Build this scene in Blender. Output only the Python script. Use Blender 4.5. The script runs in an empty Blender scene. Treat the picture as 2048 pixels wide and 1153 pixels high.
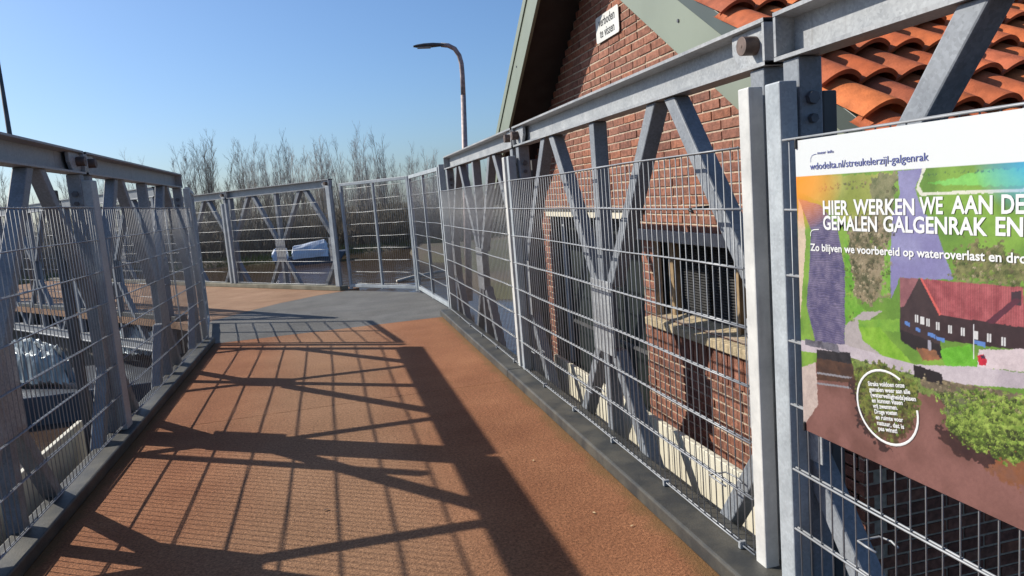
import bpy, math, random
import numpy as np
from mathutils import Vector, Matrix

SC = bpy.context.scene
COL = SC.collection
EYE = 1.40                                   # eye height above the bridge deck (deck top is z = 0)

# ------------------------------------------------------------------ camera
cam_d = bpy.data.cameras.new('camera'); cam = bpy.data.objects.new('camera', cam_d); COL.objects.link(cam)
YAW, PITCH, ROLL = -0.2357, -0.1271, -0.0801
fw = Vector((-math.sin(YAW)*math.cos(PITCH), math.cos(YAW)*math.cos(PITCH), math.sin(PITCH)))
r0 = Vector((math.cos(YAW), math.sin(YAW), 0)); u0 = r0.cross(fw)
rt = math.cos(ROLL)*r0 + math.sin(ROLL)*u0; up = -math.sin(ROLL)*r0 + math.cos(ROLL)*u0
cam.matrix_world = Matrix(((rt.x, up.x, -fw.x, 0), (rt.y, up.y, -fw.y, 0), (rt.z, up.z, -fw.z, EYE), (0, 0, 0, 1)))
cam_d.sensor_width = 36.0; cam_d.lens = 1479.0/2048*36; cam_d.clip_start = 0.05; cam_d.clip_end = 6000
SC.camera = cam

# ------------------------------------------------------------------ sky, sun, exposure
SUN = Vector((-1.18, 0.80, 1.0)).normalized()
W = bpy.data.worlds.new('World'); SC.world = W; W.use_nodes = True
nt = W.node_tree; bg = nt.nodes['Background']
sky = nt.nodes.new('ShaderNodeTexSky'); sky.sky_type = 'NISHITA'; sky.sun_disc = False
sky.sun_elevation = math.asin(SUN.z); sky.sun_rotation = math.atan2(SUN.x, SUN.y)
sky.altitude = 0; sky.air_density = 1.0; sky.dust_density = 1.3; sky.ozone_density = 6.5
tint = nt.nodes.new('ShaderNodeMix'); tint.data_type = 'RGBA'; tint.blend_type = 'MULTIPLY'; tint.inputs[0].default_value = 1.0
tint.inputs[7].default_value = (0.90, 0.98, 1.05, 1)                 # a clear, clean spring sky
nt.links.new(sky.outputs[0], tint.inputs[6]); nt.links.new(tint.outputs[2], bg.inputs[0]); bg.inputs[1].default_value = 0.098
sd = bpy.data.lights.new('sun', 'SUN'); sun = bpy.data.objects.new('sun', sd); COL.objects.link(sun)
sd.energy = 5.0; sd.angle = math.radians(0.5); sd.color = (1.0, 0.94, 0.84)
sun.rotation_euler = (-SUN).to_track_quat('-Z', 'Y').to_euler(); sun.location = SUN*40
SC.view_settings.view_transform = 'Standard'; SC.view_settings.look = 'None'
SC.view_settings.exposure = 0.42; SC.view_settings.gamma = 1.0; SC.view_settings.use_curve_mapping = False

# ------------------------------------------------------------------ materials
def mat(name, col, rough=0.6, metal=0.0, var=0.0, vscale=8.0, bump=0.0, bscale=60.0, spec=0.5, col2=None, coords='Object', detail=6.0, attr=None):
    m = bpy.data.materials.new(name); m.use_nodes = True
    n = m.node_tree.nodes; l = m.node_tree.links; p = n['Principled BSDF']
    p.inputs['Roughness'].default_value = rough; p.inputs['Metallic'].default_value = metal
    p.inputs['Specular IOR Level'].default_value = spec
    p.inputs['Base Color'].default_value = (*col, 1)
    tc = n.new('ShaderNodeTexCoord')
    out = None
    if var > 0 or col2 is not None:
        nz = n.new('ShaderNodeTexNoise'); nz.inputs['Scale'].default_value = vscale; nz.inputs['Detail'].default_value = detail
        l.new(tc.outputs[coords], nz.inputs['Vector'])
        cr = n.new('ShaderNodeValToRGB')
        cr.color_ramp.elements[0].position = 0.36; cr.color_ramp.elements[1].position = 0.66
        a = col if col2 is not None else tuple(c*(1-var) for c in col)
        b = col2 if col2 is not None else tuple(min(1, c*(1+var)) for c in col)
        cr.color_ramp.elements[0].color = (*a, 1); cr.color_ramp.elements[1].color = (*b, 1)
        l.new(nz.outputs['Fac'], cr.inputs[0]); out = cr.outputs[0]
    if attr:
        at = n.new('ShaderNodeAttribute'); at.attribute_name = attr
        if out is not None:
            mx = n.new('ShaderNodeMix'); mx.data_type = 'RGBA'; mx.blend_type = 'MULTIPLY'; mx.inputs[0].default_value = 1
            l.new(out, mx.inputs[6]); l.new(at.outputs['Color'], mx.inputs[7]); out = mx.outputs[2]
        else: out = at.outputs['Color']
    if out is not None: l.new(out, p.inputs['Base Color'])
    if bump > 0:
        nb = n.new('ShaderNodeTexNoise'); nb.inputs['Scale'].default_value = bscale; nb.inputs['Detail'].default_value = 5
        l.new(tc.outputs[coords], nb.inputs['Vector'])
        bp = n.new('ShaderNodeBump'); bp.inputs['Strength'].default_value = bump; bp.inputs['Distance'].default_value = 0.01
        l.new(nb.outputs['Fac'], bp.inputs['Height']); l.new(bp.outputs[0], p.inputs['Normal'])
    return m

M = {}
M['galv'] = mat('galvanised steel', (0.27, 0.29, 0.31), 0.55, 0.0, 0.22, 9, 0.08, 40, 0.4)
M['member'] = mat('zinc grey steel section', (0.235, 0.255, 0.28), 0.6, 0.0, 0.2, 7, 0.06, 50, 0.35)
M['galv_bright'] = mat('bright galvanised steel', (0.30, 0.31, 0.315), 0.5, 0.1, 0.14, 14, 0.05, 60)
M['wire'] = mat('galvanised wire', (0.27, 0.28, 0.29), 0.45, 0.15, 0.1, 20, spec=0.5)
M['post_white'] = mat('pale painted steel', (0.52, 0.505, 0.465), 0.5, 0, 0.07, 6, 0.03, 80)
M['post_grey'] = mat('grey zinc post', (0.37, 0.405, 0.425), 0.45, 0.2, 0.12, 8, 0.03, 80)
M['pin'] = mat('rusty brown pin', (0.11, 0.075, 0.06), 0.6, 0.2, 0.3, 30)
M['dark_bolt'] = mat('dark steel bolt', (0.09, 0.09, 0.10), 0.5, 0.4, 0.2, 30)
M['kerb'] = mat('tarred kerb steel', (0.035, 0.037, 0.037), 0.55, 0, 0, 7, 0.15, 120, 0.4, (0.085, 0.08, 0.066))
M['far_kerb'] = mat('mossy concrete kerb', (0.15, 0.14, 0.10), 0.85, 0, 0, 4, 0.3, 70, 0.3, (0.26, 0.24, 0.18))
M['cream'] = mat('cream painted board', (0.60, 0.56, 0.445), 0.55, 0, 0.06, 5, 0.05, 50)
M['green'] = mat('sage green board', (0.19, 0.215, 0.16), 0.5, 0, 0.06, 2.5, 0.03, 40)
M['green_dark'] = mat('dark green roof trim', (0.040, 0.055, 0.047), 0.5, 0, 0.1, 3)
M['soffit'] = mat('dark stained soffit', (0.030, 0.027, 0.026), 0.7, 0, 0.2, 6)
M['mortar'] = mat('sandy mortar', (0.45, 0.36, 0.27), 0.95, 0, 0.2, 30, 0.4, 150, 0.2)
M['brick'] = mat('red brown brick', (0.60, 0.60, 0.60), 0.85, 0, 0.28, 28, 0.55, 90, 0.25, attr='tint')
M['tile'] = mat('terracotta pantile', (0.85, 0.85, 0.85), 0.72, 0, 0.22, 16, 0.25, 130, 0.3, attr='tint')
M['nose_shade'] = mat('nose_shade', (0.035, 0.045, 0.015), 0.95, 0, 0.4, 60, 0.8, 200)  # dark colour standing in for shade under the tile noses
M['stone'] = mat('sandstone sill', (0.40, 0.32, 0.20), 0.9, 0, 0.2, 25, 0.5, 120)
M['lintel'] = mat('grey concrete lintel', (0.33, 0.31, 0.285), 0.8, 0, 0.12, 12, 0.2, 90)
M['wood'] = mat('varnished window wood', (0.30, 0.21, 0.115), 0.5, 0, 0.2, 15)
M['black_wood'] = mat('black green boards', (0.012, 0.017, 0.015), 0.45, 0, 0.2, 5)
M['louvre'] = mat('dark louvre slats', (0.045, 0.045, 0.045), 0.5, 0.1, 0.2, 8)
M['sign'] = mat('white enamel sign', (0.62, 0.62, 0.59), 0.4, 0, 0.03, 6)
M['ink'] = mat('black sign paint', (0.02, 0.02, 0.022), 0.5)
M['blue_ink'] = mat('violet blue print', (0.075, 0.09, 0.27), 0.5)
M['white_ink'] = mat('white print', (0.60, 0.605, 0.60), 0.5)
M['black_tie'] = mat('black plastic tie', (0.015, 0.015, 0.016), 0.5)
M['print'] = mat('printed panel', (1, 1, 1), 0.42, attr='print')
M['panel_back'] = mat('white composite panel', (0.70, 0.70, 0.70), 0.45)
M['lamp_pole'] = mat('weathered lamp pole', (0.34, 0.27, 0.25), 0.6, 0.2, 0.25, 12)
M['lamp_head'] = mat('dark grey lamp head', (0.07, 0.075, 0.08), 0.5, 0.2, 0.1, 10)
M['lens'] = mat('lamp lens', (0.30, 0.32, 0.34), 0.2)
M['bark'] = mat('grey brown bark', (0.36, 0.32, 0.285), 0.9, 0, 0.25, 3)
M['bark_dark'] = mat('dark bark', (0.15, 0.128, 0.11), 0.9, 0, 0.25, 3)
M['brush'] = mat('brown winter brush', (0.13, 0.112, 0.08), 0.95, 0, 0, 0.35, 0, 1, 0.2, (0.22, 0.18, 0.13))
M['tarp_blue'] = mat('shiny blue grey tarpaulin', (0.55, 0.585, 0.635), 0.3, 0.1, 0.12, 3, 0.6, 6)
M['tarp_silver'] = mat('silver foil sheet', (0.20, 0.235, 0.25), 0.42, 0.3, 0.25, 5, 0.8, 14)
M['hull'] = mat('dark boat hull', (0.05, 0.06, 0.075), 0.4, 0, 0.2, 4)
M['concrete'] = mat('stained concrete', (0.075, 0.07, 0.062), 0.9, 0, 0.3, 1.5, 0.3, 30)
M['dark_steel'] = mat('dark weathered steel', (0.09, 0.09, 0.09), 0.6, 0.3, 0.25, 4)
M['pale_wood'] = mat('pale weathered timber', (0.46, 0.43, 0.37), 0.8, 0, 0.2, 8)
M['leaf'] = mat('dry leaf', (0.50, 0.37, 0.20), 0.8, 0, 0.2, 30)
M['leaf_dark'] = mat('wet leaf', (0.02, 0.017, 0.013), 0.8)
M['rust'] = mat('rust brown steel', (0.22, 0.12, 0.07), 0.8, 0, 0.3, 12)

def steel_mat(name, col, rough, spangle=0.13, dirt=0.55):
    """hot dip galvanised steel: zinc flakes, cloudy patches, faint brown runs"""
    m = bpy.data.materials.new(name); m.use_nodes = True
    n = m.node_tree.nodes; l = m.node_tree.links; p = n['Principled BSDF']
    p.inputs['Specular IOR Level'].default_value = 0.4
    tc = n.new('ShaderNodeTexCoord')
    def ramp(f, a, b, ca, cb):
        r = n.new('ShaderNodeValToRGB'); r.color_ramp.elements[0].position = a; r.color_ramp.elements[1].position = b
        r.color_ramp.elements[0].color = (*ca, 1); r.color_ramp.elements[1].color = (*cb, 1); l.new(f, r.inputs[0]); return r.outputs[0]
    def mul(a, b, t='MULTIPLY', fac=1.0):
        x = n.new('ShaderNodeMix'); x.data_type = 'RGBA'; x.blend_type = t; x.inputs[0].default_value = fac
        for q, v in ((6, a), (7, b)):
            if isinstance(v, tuple): x.inputs[q].default_value = (*v, 1)
            else: l.new(v, x.inputs[q])
        return x
    v = n.new('ShaderNodeTexVoronoi'); v.inputs['Scale'].default_value = 120; l.new(tc.outputs['Object'], v.inputs['Vector'])
    bw = n.new('ShaderNodeRGBToBW'); l.new(v.outputs['Color'], bw.inputs[0])
    c = ramp(bw.outputs[0], 0.1, 0.9, (1-spangle,)*3, (1+spangle,)*3)
    z = n.new('ShaderNodeTexNoise'); z.inputs['Scale'].default_value = 6; z.inputs['Detail'].default_value = 7; z.inputs['Roughness'].default_value = 0.65; l.new(tc.outputs['Object'], z.inputs['Vector'])
    c = mul(c, ramp(z.outputs['Fac'], 0.3, 0.72, (0.76, 0.77, 0.78), (1.18, 1.18, 1.17))).outputs[2]
    c = mul(c, col).outputs[2]
    mp = n.new('ShaderNodeMapping'); mp.inputs['Scale'].default_value = (14, 14, 1.6); l.new(tc.outputs['Object'], mp.inputs[0])
    k = n.new('ShaderNodeTexNoise'); k.inputs['Scale'].default_value = 1.6; k.inputs['Detail'].default_value = 6; l.new(mp.outputs[0], k.inputs['Vector'])
    f = ramp(k.outputs['Fac'], 0.60, 0.82, (0, 0, 0), (dirt,)*3)
    x = mul(c, (0.12, 0.10, 0.085), 'MIX'); l.new(f, x.inputs[0]); l.new(x.outputs[2], p.inputs['Base Color'])
    l.new(ramp(z.outputs['Fac'], 0.3, 0.7, (rough-0.12,)*3, (rough+0.12,)*3), p.inputs['Roughness'])
    b = n.new('ShaderNodeBump'); b.inputs['Strength'].default_value = 0.12; b.inputs['Distance'].default_value = 0.004
    l.new(z.outputs['Fac'], b.inputs['Height']); l.new(b.outputs[0], p.inputs['Normal'])
    return m
M['galv'] = steel_mat('galvanised chord steel', (0.30, 0.308, 0.315), 0.52)
M['member'] = steel_mat('galvanised bracing steel', (0.20, 0.215, 0.235), 0.58, 0.14, 0.4)
M['galv_bright'] = steel_mat('galvanised plate', (0.30, 0.31, 0.32), 0.5, 0.2, 0.5)
M['post_white'] = steel_mat('pale cream post', (0.53, 0.525, 0.50), 0.5, 0.03, 0.35)
M['post_grey'] = steel_mat('pale zinc post', (0.345, 0.375, 0.395), 0.5, 0.10, 0.3)

def deck_mat(name, cA, cB, worn, wear_x):
    """Granular epoxy grit: three noise scales, a paler worn middle, and a coarse grain bump."""
    m = bpy.data.materials.new(name); m.use_nodes = True
    n = m.node_tree.nodes; l = m.node_tree.links; p = n['Principled BSDF']
    p.inputs['Roughness'].default_value = 0.92; p.inputs['Specular IOR Level'].default_value = 0.25
    tc = n.new('ShaderNodeTexCoord'); geo = n.new('ShaderNodeNewGeometry')
    def noise(s, d=3.0, r=0.6):
        z = n.new('ShaderNodeTexNoise'); z.inputs['Scale'].default_value = s; z.inputs['Detail'].default_value = d
        z.inputs['Roughness'].default_value = r; l.new(geo.outputs['Position'], z.inputs['Vector']); return z.outputs['Fac']
    def ramp(f, a, b, ca=(0, 0, 0), cb=(1, 1, 1)):
        r = n.new('ShaderNodeValToRGB'); r.color_ramp.elements[0].position = a; r.color_ramp.elements[1].position = b
        r.color_ramp.elements[0].color = (*ca, 1); r.color_ramp.elements[1].color = (*cb, 1); l.new(f, r.inputs[0]); return r.outputs[0]
    def mix(f, a, b, t='MIX', fac=1.0):
        x = n.new('ShaderNodeMix'); x.data_type = 'RGBA'; x.blend_type = t; x.inputs[0].default_value = fac
        if f is not None: l.new(f, x.inputs[0])
        for s, v in ((6, a), (7, b)):
            if isinstance(v, tuple): x.inputs[s].default_value = (*v, 1)
            else: l.new(v, x.inputs[s])
        return x.outputs[2]
    base = ramp(noise(2.3, 5), 0.35, 0.7, cA, cB)
    if wear_x:
        sx = n.new('ShaderNodeSeparateXYZ'); l.new(geo.outputs['Position'], sx.inputs[0])
        mr = n.new('ShaderNodeMapRange'); mr.interpolation_type = 'SMOOTHSTEP'
        ab = n.new('ShaderNodeMath'); ab.operation = 'ADD'; ab.inputs[1].default_value = wear_x[0]; l.new(sx.outputs[0], ab.inputs[0])
        aa = n.new('ShaderNodeMath'); aa.operation = 'ABSOLUTE'; l.new(ab.outputs[0], aa.inputs[0])
        wob = n.new('ShaderNodeMath'); wob.operation = 'MULTIPLY_ADD'; wob.inputs[1].default_value = 0.5
        l.new(noise(1.4, 4), wob.inputs[0]); l.new(aa.outputs[0], wob.inputs[2])
        mr.inputs['From Min'].default_value = wear_x[1]; mr.inputs['From Max'].default_value = wear_x[2]
        mr.inputs['To Min'].default_value = 0.7; mr.inputs['To Max'].default_value = 0.0
        l.new(wob.outputs[0], mr.inputs['Value']); base = mix(mr.outputs[0], base, worn)
    grain = noise(85, 4, 0.8)
    col = mix(None, base, ramp(grain, 0.30, 0.72, (0.36, 0.33, 0.31), (1.5, 1.48, 1.45)), 'MULTIPLY')
    col = mix(None, col, ramp(noise(45, 4, 0.7), 0.3, 0.7, (0.72, 0.70, 0.68), (1.12, 1.12, 1.12)), 'MULTIPLY')
    col = mix(None, col, ramp(noise(0.9, 4), 0.35, 0.65, (0.85, 0.83, 0.80), (1.06, 1.06, 1.06)), 'MULTIPLY')
    if wear_x:
        for edge, sgn in ((1.205, -1), (-1.365, 1)):
            ds = n.new('ShaderNodeMath'); ds.operation = 'MULTIPLY_ADD'; ds.inputs[1].default_value = sgn; ds.inputs[2].default_value = -sgn*edge; l.new(sx.outputs[0], ds.inputs[0])
            wb = n.new('ShaderNodeMath'); wb.operation = 'MULTIPLY_ADD'; wb.inputs[1].default_value = -0.16; l.new(noise(5.5, 5), wb.inputs[0]); l.new(ds.outputs[0], wb.inputs[2])
            mp = n.new('ShaderNodeMapRange'); mp.inputs['From Min'].default_value = -0.07; mp.inputs['From Max'].default_value = 0.0; mp.inputs['To Min'].default_value = 0.8; mp.inputs['To Max'].default_value = 0.0
            l.new(wb.outputs[0], mp.inputs['Value']); col = mix(mp.outputs[0], col, (0.17, 0.095, 0.035))
    l.new(col, p.inputs['Base Color'])
    b = n.new('ShaderNodeBump'); b.inputs['Strength'].default_value = 1.0; b.inputs['Distance'].default_value = 0.010
    l.new(grain, b.inputs['Height']); l.new(b.outputs[0], p.inputs['Normal'])
    return m
M['deck'] = deck_mat('rust red grit', (0.31, 0.130, 0.062), (0.39, 0.178, 0.088), (0.39, 0.24, 0.142), (0.10, 0.35, 1.15))
M['deck_far'] = deck_mat('faded rust grit', (0.33, 0.20, 0.125), (0.41, 0.265, 0.17), (0.3, 0.2, 0.1), None)
M['deck_grey'] = deck_mat('grey grit', (0.145, 0.15, 0.152), (0.195, 0.20, 0.198), (0.3, 0.2, 0.1), None)

def ground_mat():
    m = bpy.data.materials.new('bank soil and grass'); m.use_nodes = True
    n = m.node_tree.nodes; l = m.node_tree.links; p = n['Principled BSDF']; p.inputs['Roughness'].default_value = 0.95
    geo = n.new('ShaderNodeNewGeometry')
    z = n.new('ShaderNodeTexNoise'); z.inputs['Scale'].default_value = 0.25; z.inputs['Detail'].default_value = 8
    l.new(geo.outputs['Position'], z.inputs['Vector'])
    r = n.new('ShaderNodeValToRGB'); e = r.color_ramp.elements
    e[0].position = 0.42; e[0].color = (0.060, 0.060, 0.022, 1); e[1].position = 0.60; e[1].color = (0.085, 0.065, 0.040, 1)
    l.new(z.outputs['Fac'], r.inputs[0]); l.new(r.outputs[0], p.inputs['Base Color'])
    return m
M['ground'] = ground_mat()

def water_mat():
    m = bpy.data.materials.new('brown canal water'); m.use_nodes = True
    n = m.node_tree.nodes; l = m.node_tree.links; p = n['Principled BSDF']
    p.inputs['Base Color'].default_value = (0.060, 0.040, 0.027, 1); p.inputs['Roughness'].default_value = 0.12
    p.inputs['IOR'].default_value = 1.33
    geo = n.new('ShaderNodeNewGeometry')
    z = n.new('ShaderNodeTexNoise'); z.inputs['Scale'].default_value = 2.2; z.inputs['Detail'].default_value = 4
    l.new(geo.outputs['Position'], z.inputs['Vector'])
    b = n.new('ShaderNodeBump'); b.inputs['Strength'].default_value = 0.35; b.inputs['Distance'].default_value = 0.06
    l.new(z.outputs['Fac'], b.inputs['Height']); l.new(b.outputs[0], p.inputs['Normal'])
    return m
M['water'] = water_mat()

# ------------------------------------------------------------------ mesh helpers
class MB:
    """Collects shapes and links them as ONE mesh object."""
    def __init__(s): s.v = []; s.f = []; s.c = []
    def add(s, vs, fs, tint=None):
        o = len(s.v); s.v += [tuple(v) for v in vs]; s.f += [tuple(i+o for i in f) for f in fs]
        s.c += [tint]*len(fs)
    def frame_box(s, o, ax, ay, az, tint=None):
        """box from corner o spanned by three vectors"""
        o = Vector(o); ax = Vector(ax); ay = Vector(ay); az = Vector(az)
        v = [o, o+ax, o+ax+ay, o+ay, o+az, o+ax+az, o+ax+ay+az, o+ay+az]
        f = [(0, 3, 2, 1), (4, 5, 6, 7), (0, 1, 5, 4), (1, 2, 6, 5), (2, 3, 7, 6), (3, 0, 4, 7)]
        if ax.cross(ay).dot(az) < 0: f = [tuple(reversed(q)) for q in f]
        s.add(v, f, tint)
    def box(s, x0, x1, y0, y1, z0, z1, tint=None):
        s.frame_box((x0, y0, z0), (x1-x0, 0, 0), (0, y1-y0, 0), (0, 0, z1-z0), tint)
    def prism(s, pts, ext, tint=None):
        """polygon pts (3-D, planar) extruded by the vector ext"""
        pts = [Vector(p) for p in pts]; e = Vector(ext); n = len(pts)
        nn = Vector((0, 0, 0))
        for i in range(n): nn += pts[i].cross(pts[(i+1) % n])
        if nn.dot(e) > 0: pts = pts[::-1]
        v = pts + [p+e for p in pts]
        f = [tuple(range(n)), tuple(range(2*n-1, n-1, -1))]
        for i in range(n): j = (i+1) % n; f.append((i, i+n, j+n, j))
        s.add(v, f, tint)
    def tube(s, a, b, ra, rb=None, n=6, cap=True):
        a = Vector(a); b = Vector(b); rb = ra if rb is None else rb
        d = b-a
        if d.length < 1e-7: return
        d.normalize(); x = d.orthogonal().normalized(); y = d.cross(x)
        v = []
        for p, r in ((a, ra), (b, rb)):
            for k in range(n):
                t = 2*math.pi*k/n; v.append(p + (x*math.cos(t)+y*math.sin(t))*r)
        f = [(k, (k+1) % n, n+(k+1) % n, n+k) for k in range(n)]
        if cap: f += [tuple(range(n-1, -1, -1)), tuple(range(n, 2*n))]
        s.add(v, f)
    def path(s, pts, rs, n=8):
        pts = [Vector(p) for p in pts]; m = len(pts)
        if not isinstance(rs, (list, tuple)): rs = [rs]*m
        ref = None; v = []; f = []
        for i, p in enumerate(pts):
            d = (pts[min(i+1, m-1)]-pts[max(i-1, 0)]).normalized()
            if ref is None: ref = d.orthogonal().normalized()
            x = (ref-d*ref.dot(d)).normalized(); ref = x; y = d.cross(x)
            for k in range(n):
                t = 2*math.pi*k/n; v.append(p+(x*math.cos(t)+y*math.sin(t))*rs[i])
        for i in range(m-1):
            for k in range(n):
                a = i*n+k; b = i*n+(k+1) % n; f.append((a, b, b+n, a+n))
        f += [tuple(range(n-1, -1, -1)), tuple(range((m-1)*n, m*n))]
        s.add(v, f)
    def build(s, name, m, parent=None, bevel=0.0, smooth=False, attr=None):
        me = bpy.data.meshes.new(name); me.from_pydata(s.v, [], s.f); me.materials.append(m)
        if attr:
            a = me.attributes.new(attr, 'FLOAT_COLOR', 'CORNER')
            cols = []
            for f, c in zip(s.f, s.c): cols += ([*(c or (1, 1, 1)), 1.0])*len(f)
            a.data.foreach_set('color', cols)
        if smooth: me.polygons.foreach_set('use_smooth', [True]*len(me.polygons))
        me.update()
        o = bpy.data.objects.new(name, me); COL.objects.link(o)
        if parent is not None: o.parent = parent
        if bevel > 0:
            b = o.modifiers.new('bevel', 'BEVEL'); b.width = bevel; b.segments = 2; b.limit_method = 'ANGLE'; b.angle_limit = math.radians(40)
        return o

def tag(o, label, cat, group=None):
    o['label'] = label; o['category'] = cat
    if group: o['group'] = group
    return o
def thing(name, label, cat, loc=(0, 0, 0), group=None):
    """An Empty at the thing's base; its parts are built in world space and keep their place."""
    e = bpy.data.objects.new(name, None); COL.objects.link(e); e.location = loc; e.empty_display_size = 0.1
    return tag(e, label, cat, group)
def settle(e):
    """keep children (built in world coordinates) where they are under a moved empty"""
    inv = Matrix.Translation(e.location).inverted()
    for o in COL.objects:
        if o.parent is e: o.matrix_parent_inverse = inv
def structure(o): o['kind'] = 'structure'; return o
def stuff(o): o['kind'] = 'stuff'; return o
def Z(z): return z + EYE                      # measured heights are relative to the eye
def text(name, s, size, m, loc, ux, uy, parent, sx=1.0, align='LEFT', bold=0.0, ext=0.0006):
    """lettering as a thin solid: ux is the writing direction, uy points up"""
    c = bpy.data.curves.new(name, 'FONT'); c.body = s; c.size = size; c.align_x = align; c.offset = bold; c.extrude = ext
    c.resolution_u = 3
    t = bpy.data.objects.new(name, c); COL.objects.link(t)
    dg = bpy.context.evaluated_depsgraph_get(); dg.update()
    me = bpy.data.meshes.new_from_object(t.evaluated_get(dg)); bpy.data.objects.remove(t); bpy.data.curves.remove(c)
    me.name = name; me.materials.clear(); me.materials.append(m)
    ux = Vector(ux).normalized(); uy = Vector(uy).normalized(); uz = ux.cross(uy)
    me.transform(Matrix.Translation(Vector(loc)) @ Matrix(((ux.x, uy.x, uz.x, 0), (ux.y, uy.y, uz.y, 0), (ux.z, uy.z, uz.z, 0), (0, 0, 0, 1))) @ Matrix.Diagonal((sx, 1, 1, 1)))
    o = bpy.data.objects.new(name, me); COL.objects.link(o); o.parent = parent
    return o

# ------------------------------------------------------------------ ground, water
def terrain():
    xs = np.unique(np.concatenate([np.linspace(-1800, -60, 18), np.linspace(-60, 60, 121), np.linspace(60, 1800, 18)]))
    ys = np.unique(np.concatenate([np.linspace(-600, -20, 10), np.linspace(-20, 75, 140), np.linspace(75, 2600, 24)]))
    X, Y = np.meshgrid(xs, ys)
    sm = lambda t: np.clip(t, 0, 1)**2*(3-2*np.clip(t, 0, 1))
    edge = 40.5 + 0.8*np.sin(X*0.4) + 0.5*np.sin(X*1.3+1)
    far = sm((Y-edge+1.0)/2.0)
    right = sm((X-3.0-0.3*np.sin(Y*0.5))/1.2)*sm((Y-14.6)/1.5)
    left = sm((-X-11.5-0.4*np.sin(Y*0.6)-np.clip(Y-24, 0, 20)*0.5)/1.5)
    back = sm((-Y-16)/2)
    h = np.maximum.reduce([far, right, left, back])
    Zz = -3.9 + h*(1.52 + 0.10*np.sin(X*0.7+Y*0.3)*np.exp(-np.abs(Y)/400) + 0.25*sm((Y-42)/25))
    nx, ny = len(xs), len(ys)
    v = np.stack([X.ravel(), Y.ravel(), Z(Zz).ravel()], 1)
    f = [(j*nx+i, j*nx+i+1, (j+1)*nx+i+1, (j+1)*nx+i) for j in range(ny-1) for i in range(nx-1)]
    b = MB(); b.v = [tuple(q) for q in v]; b.f = f; b.c = [None]*len(f)
    return b.build('ground', M['ground'], smooth=True)
structure(terrain())
b = MB(); b.add([(-90, -17, Z(-2.6)), (70, -17, Z(-2.6)), (70, 44, Z(-2.6)), (-90, 44, Z(-2.6))], [(0, 1, 2, 3)])
structure(b.build('water', M['water']))

# ------------------------------------------------------------------ decks
U2 = Vector((-0.60, 0.80, 0)); N2 = Vector((-0.80, -0.60, 0))       # second bridge: its direction and the way to its near side
P2 = Vector((0.11, 12.72, 0)); Q2 = P2 + N2*2.73                     # ends of its far and near mesh lines
b = MB(); b.box(-1.50, 1.34, -3.0, 5.328, -0.10, 0.0); b.box(-1.50, 1.34, 5.333, 8.72, -0.10, 0.0)
structure(b.build('bridge_deck', M['deck'], bevel=0.002))
b = MB()
land = [(-1.62, 8.722), (1.42, 8.722), (1.42, 9.2), (1.31, 11.30), (P2.x+0.10, P2.y-0.05), (-0.30, 12.40), (-0.85, 11.90), (-1.26, 11.33), (-1.62, 10.76), (-1.80, 10.40)]
b.prism([(x, y, 0.0) for x, y in land], (0, 0, -0.10))
structure(b.build('landing_deck', M['deck_grey'], bevel=0.002))
b = MB()
strip = [(P2.x+0.085, P2.y-0.035), (P2.x+0.30, P2.y+0.25)] + [tuple((P2+U2*13+Vector((0.20, 0.15, 0)))[:2]), tuple((Q2+U2*13-Vector((0.12, 0.09, 0)))[:2]), tuple((Q2-Vector((0.12, 0.09, 0)))[:2]), (-1.803, 10.404), (-1.623, 10.765), (-1.263, 11.335), (-0.853, 11.905), (-0.303, 12.405)]
b.prism([(x, y, 0.0) for x, y in strip], (0, 0, -0.10))
structure(b.build('second_bridge_deck', M['deck_far'], bevel=0.002))
# kerbs
b = MB(); b.box(1.205, 1.40, -3.0, 5.386, 0.0005, 0.070); b.box(1.205, 1.40, 5.390, 8.86, 0.0005, 0.070)
structure(b.build('kerb', M['kerb'], bevel=0.010))
b = MB(); b.box(-1.52, -1.365, -3.0, 8.78, 0.0005, 0.070)
structure(b.build('kerb', M['kerb'], bevel=0.010))
b = MB(); b.frame_box(P2-N2*0.14+Vector((0, 0, 0.0005)), U2*13, N2*0.17, (0, 0, 0.075))
structure(b.build('kerb', M['far_kerb'], bevel=0.008))
b = MB(); b.frame_box(Q2-N2*0.03+Vector((0, 0, 0.0005)), U2*13, N2*0.17, (0, 0, 0.075))
structure(b.build('kerb', M['kerb'], bevel=0.008))

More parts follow.
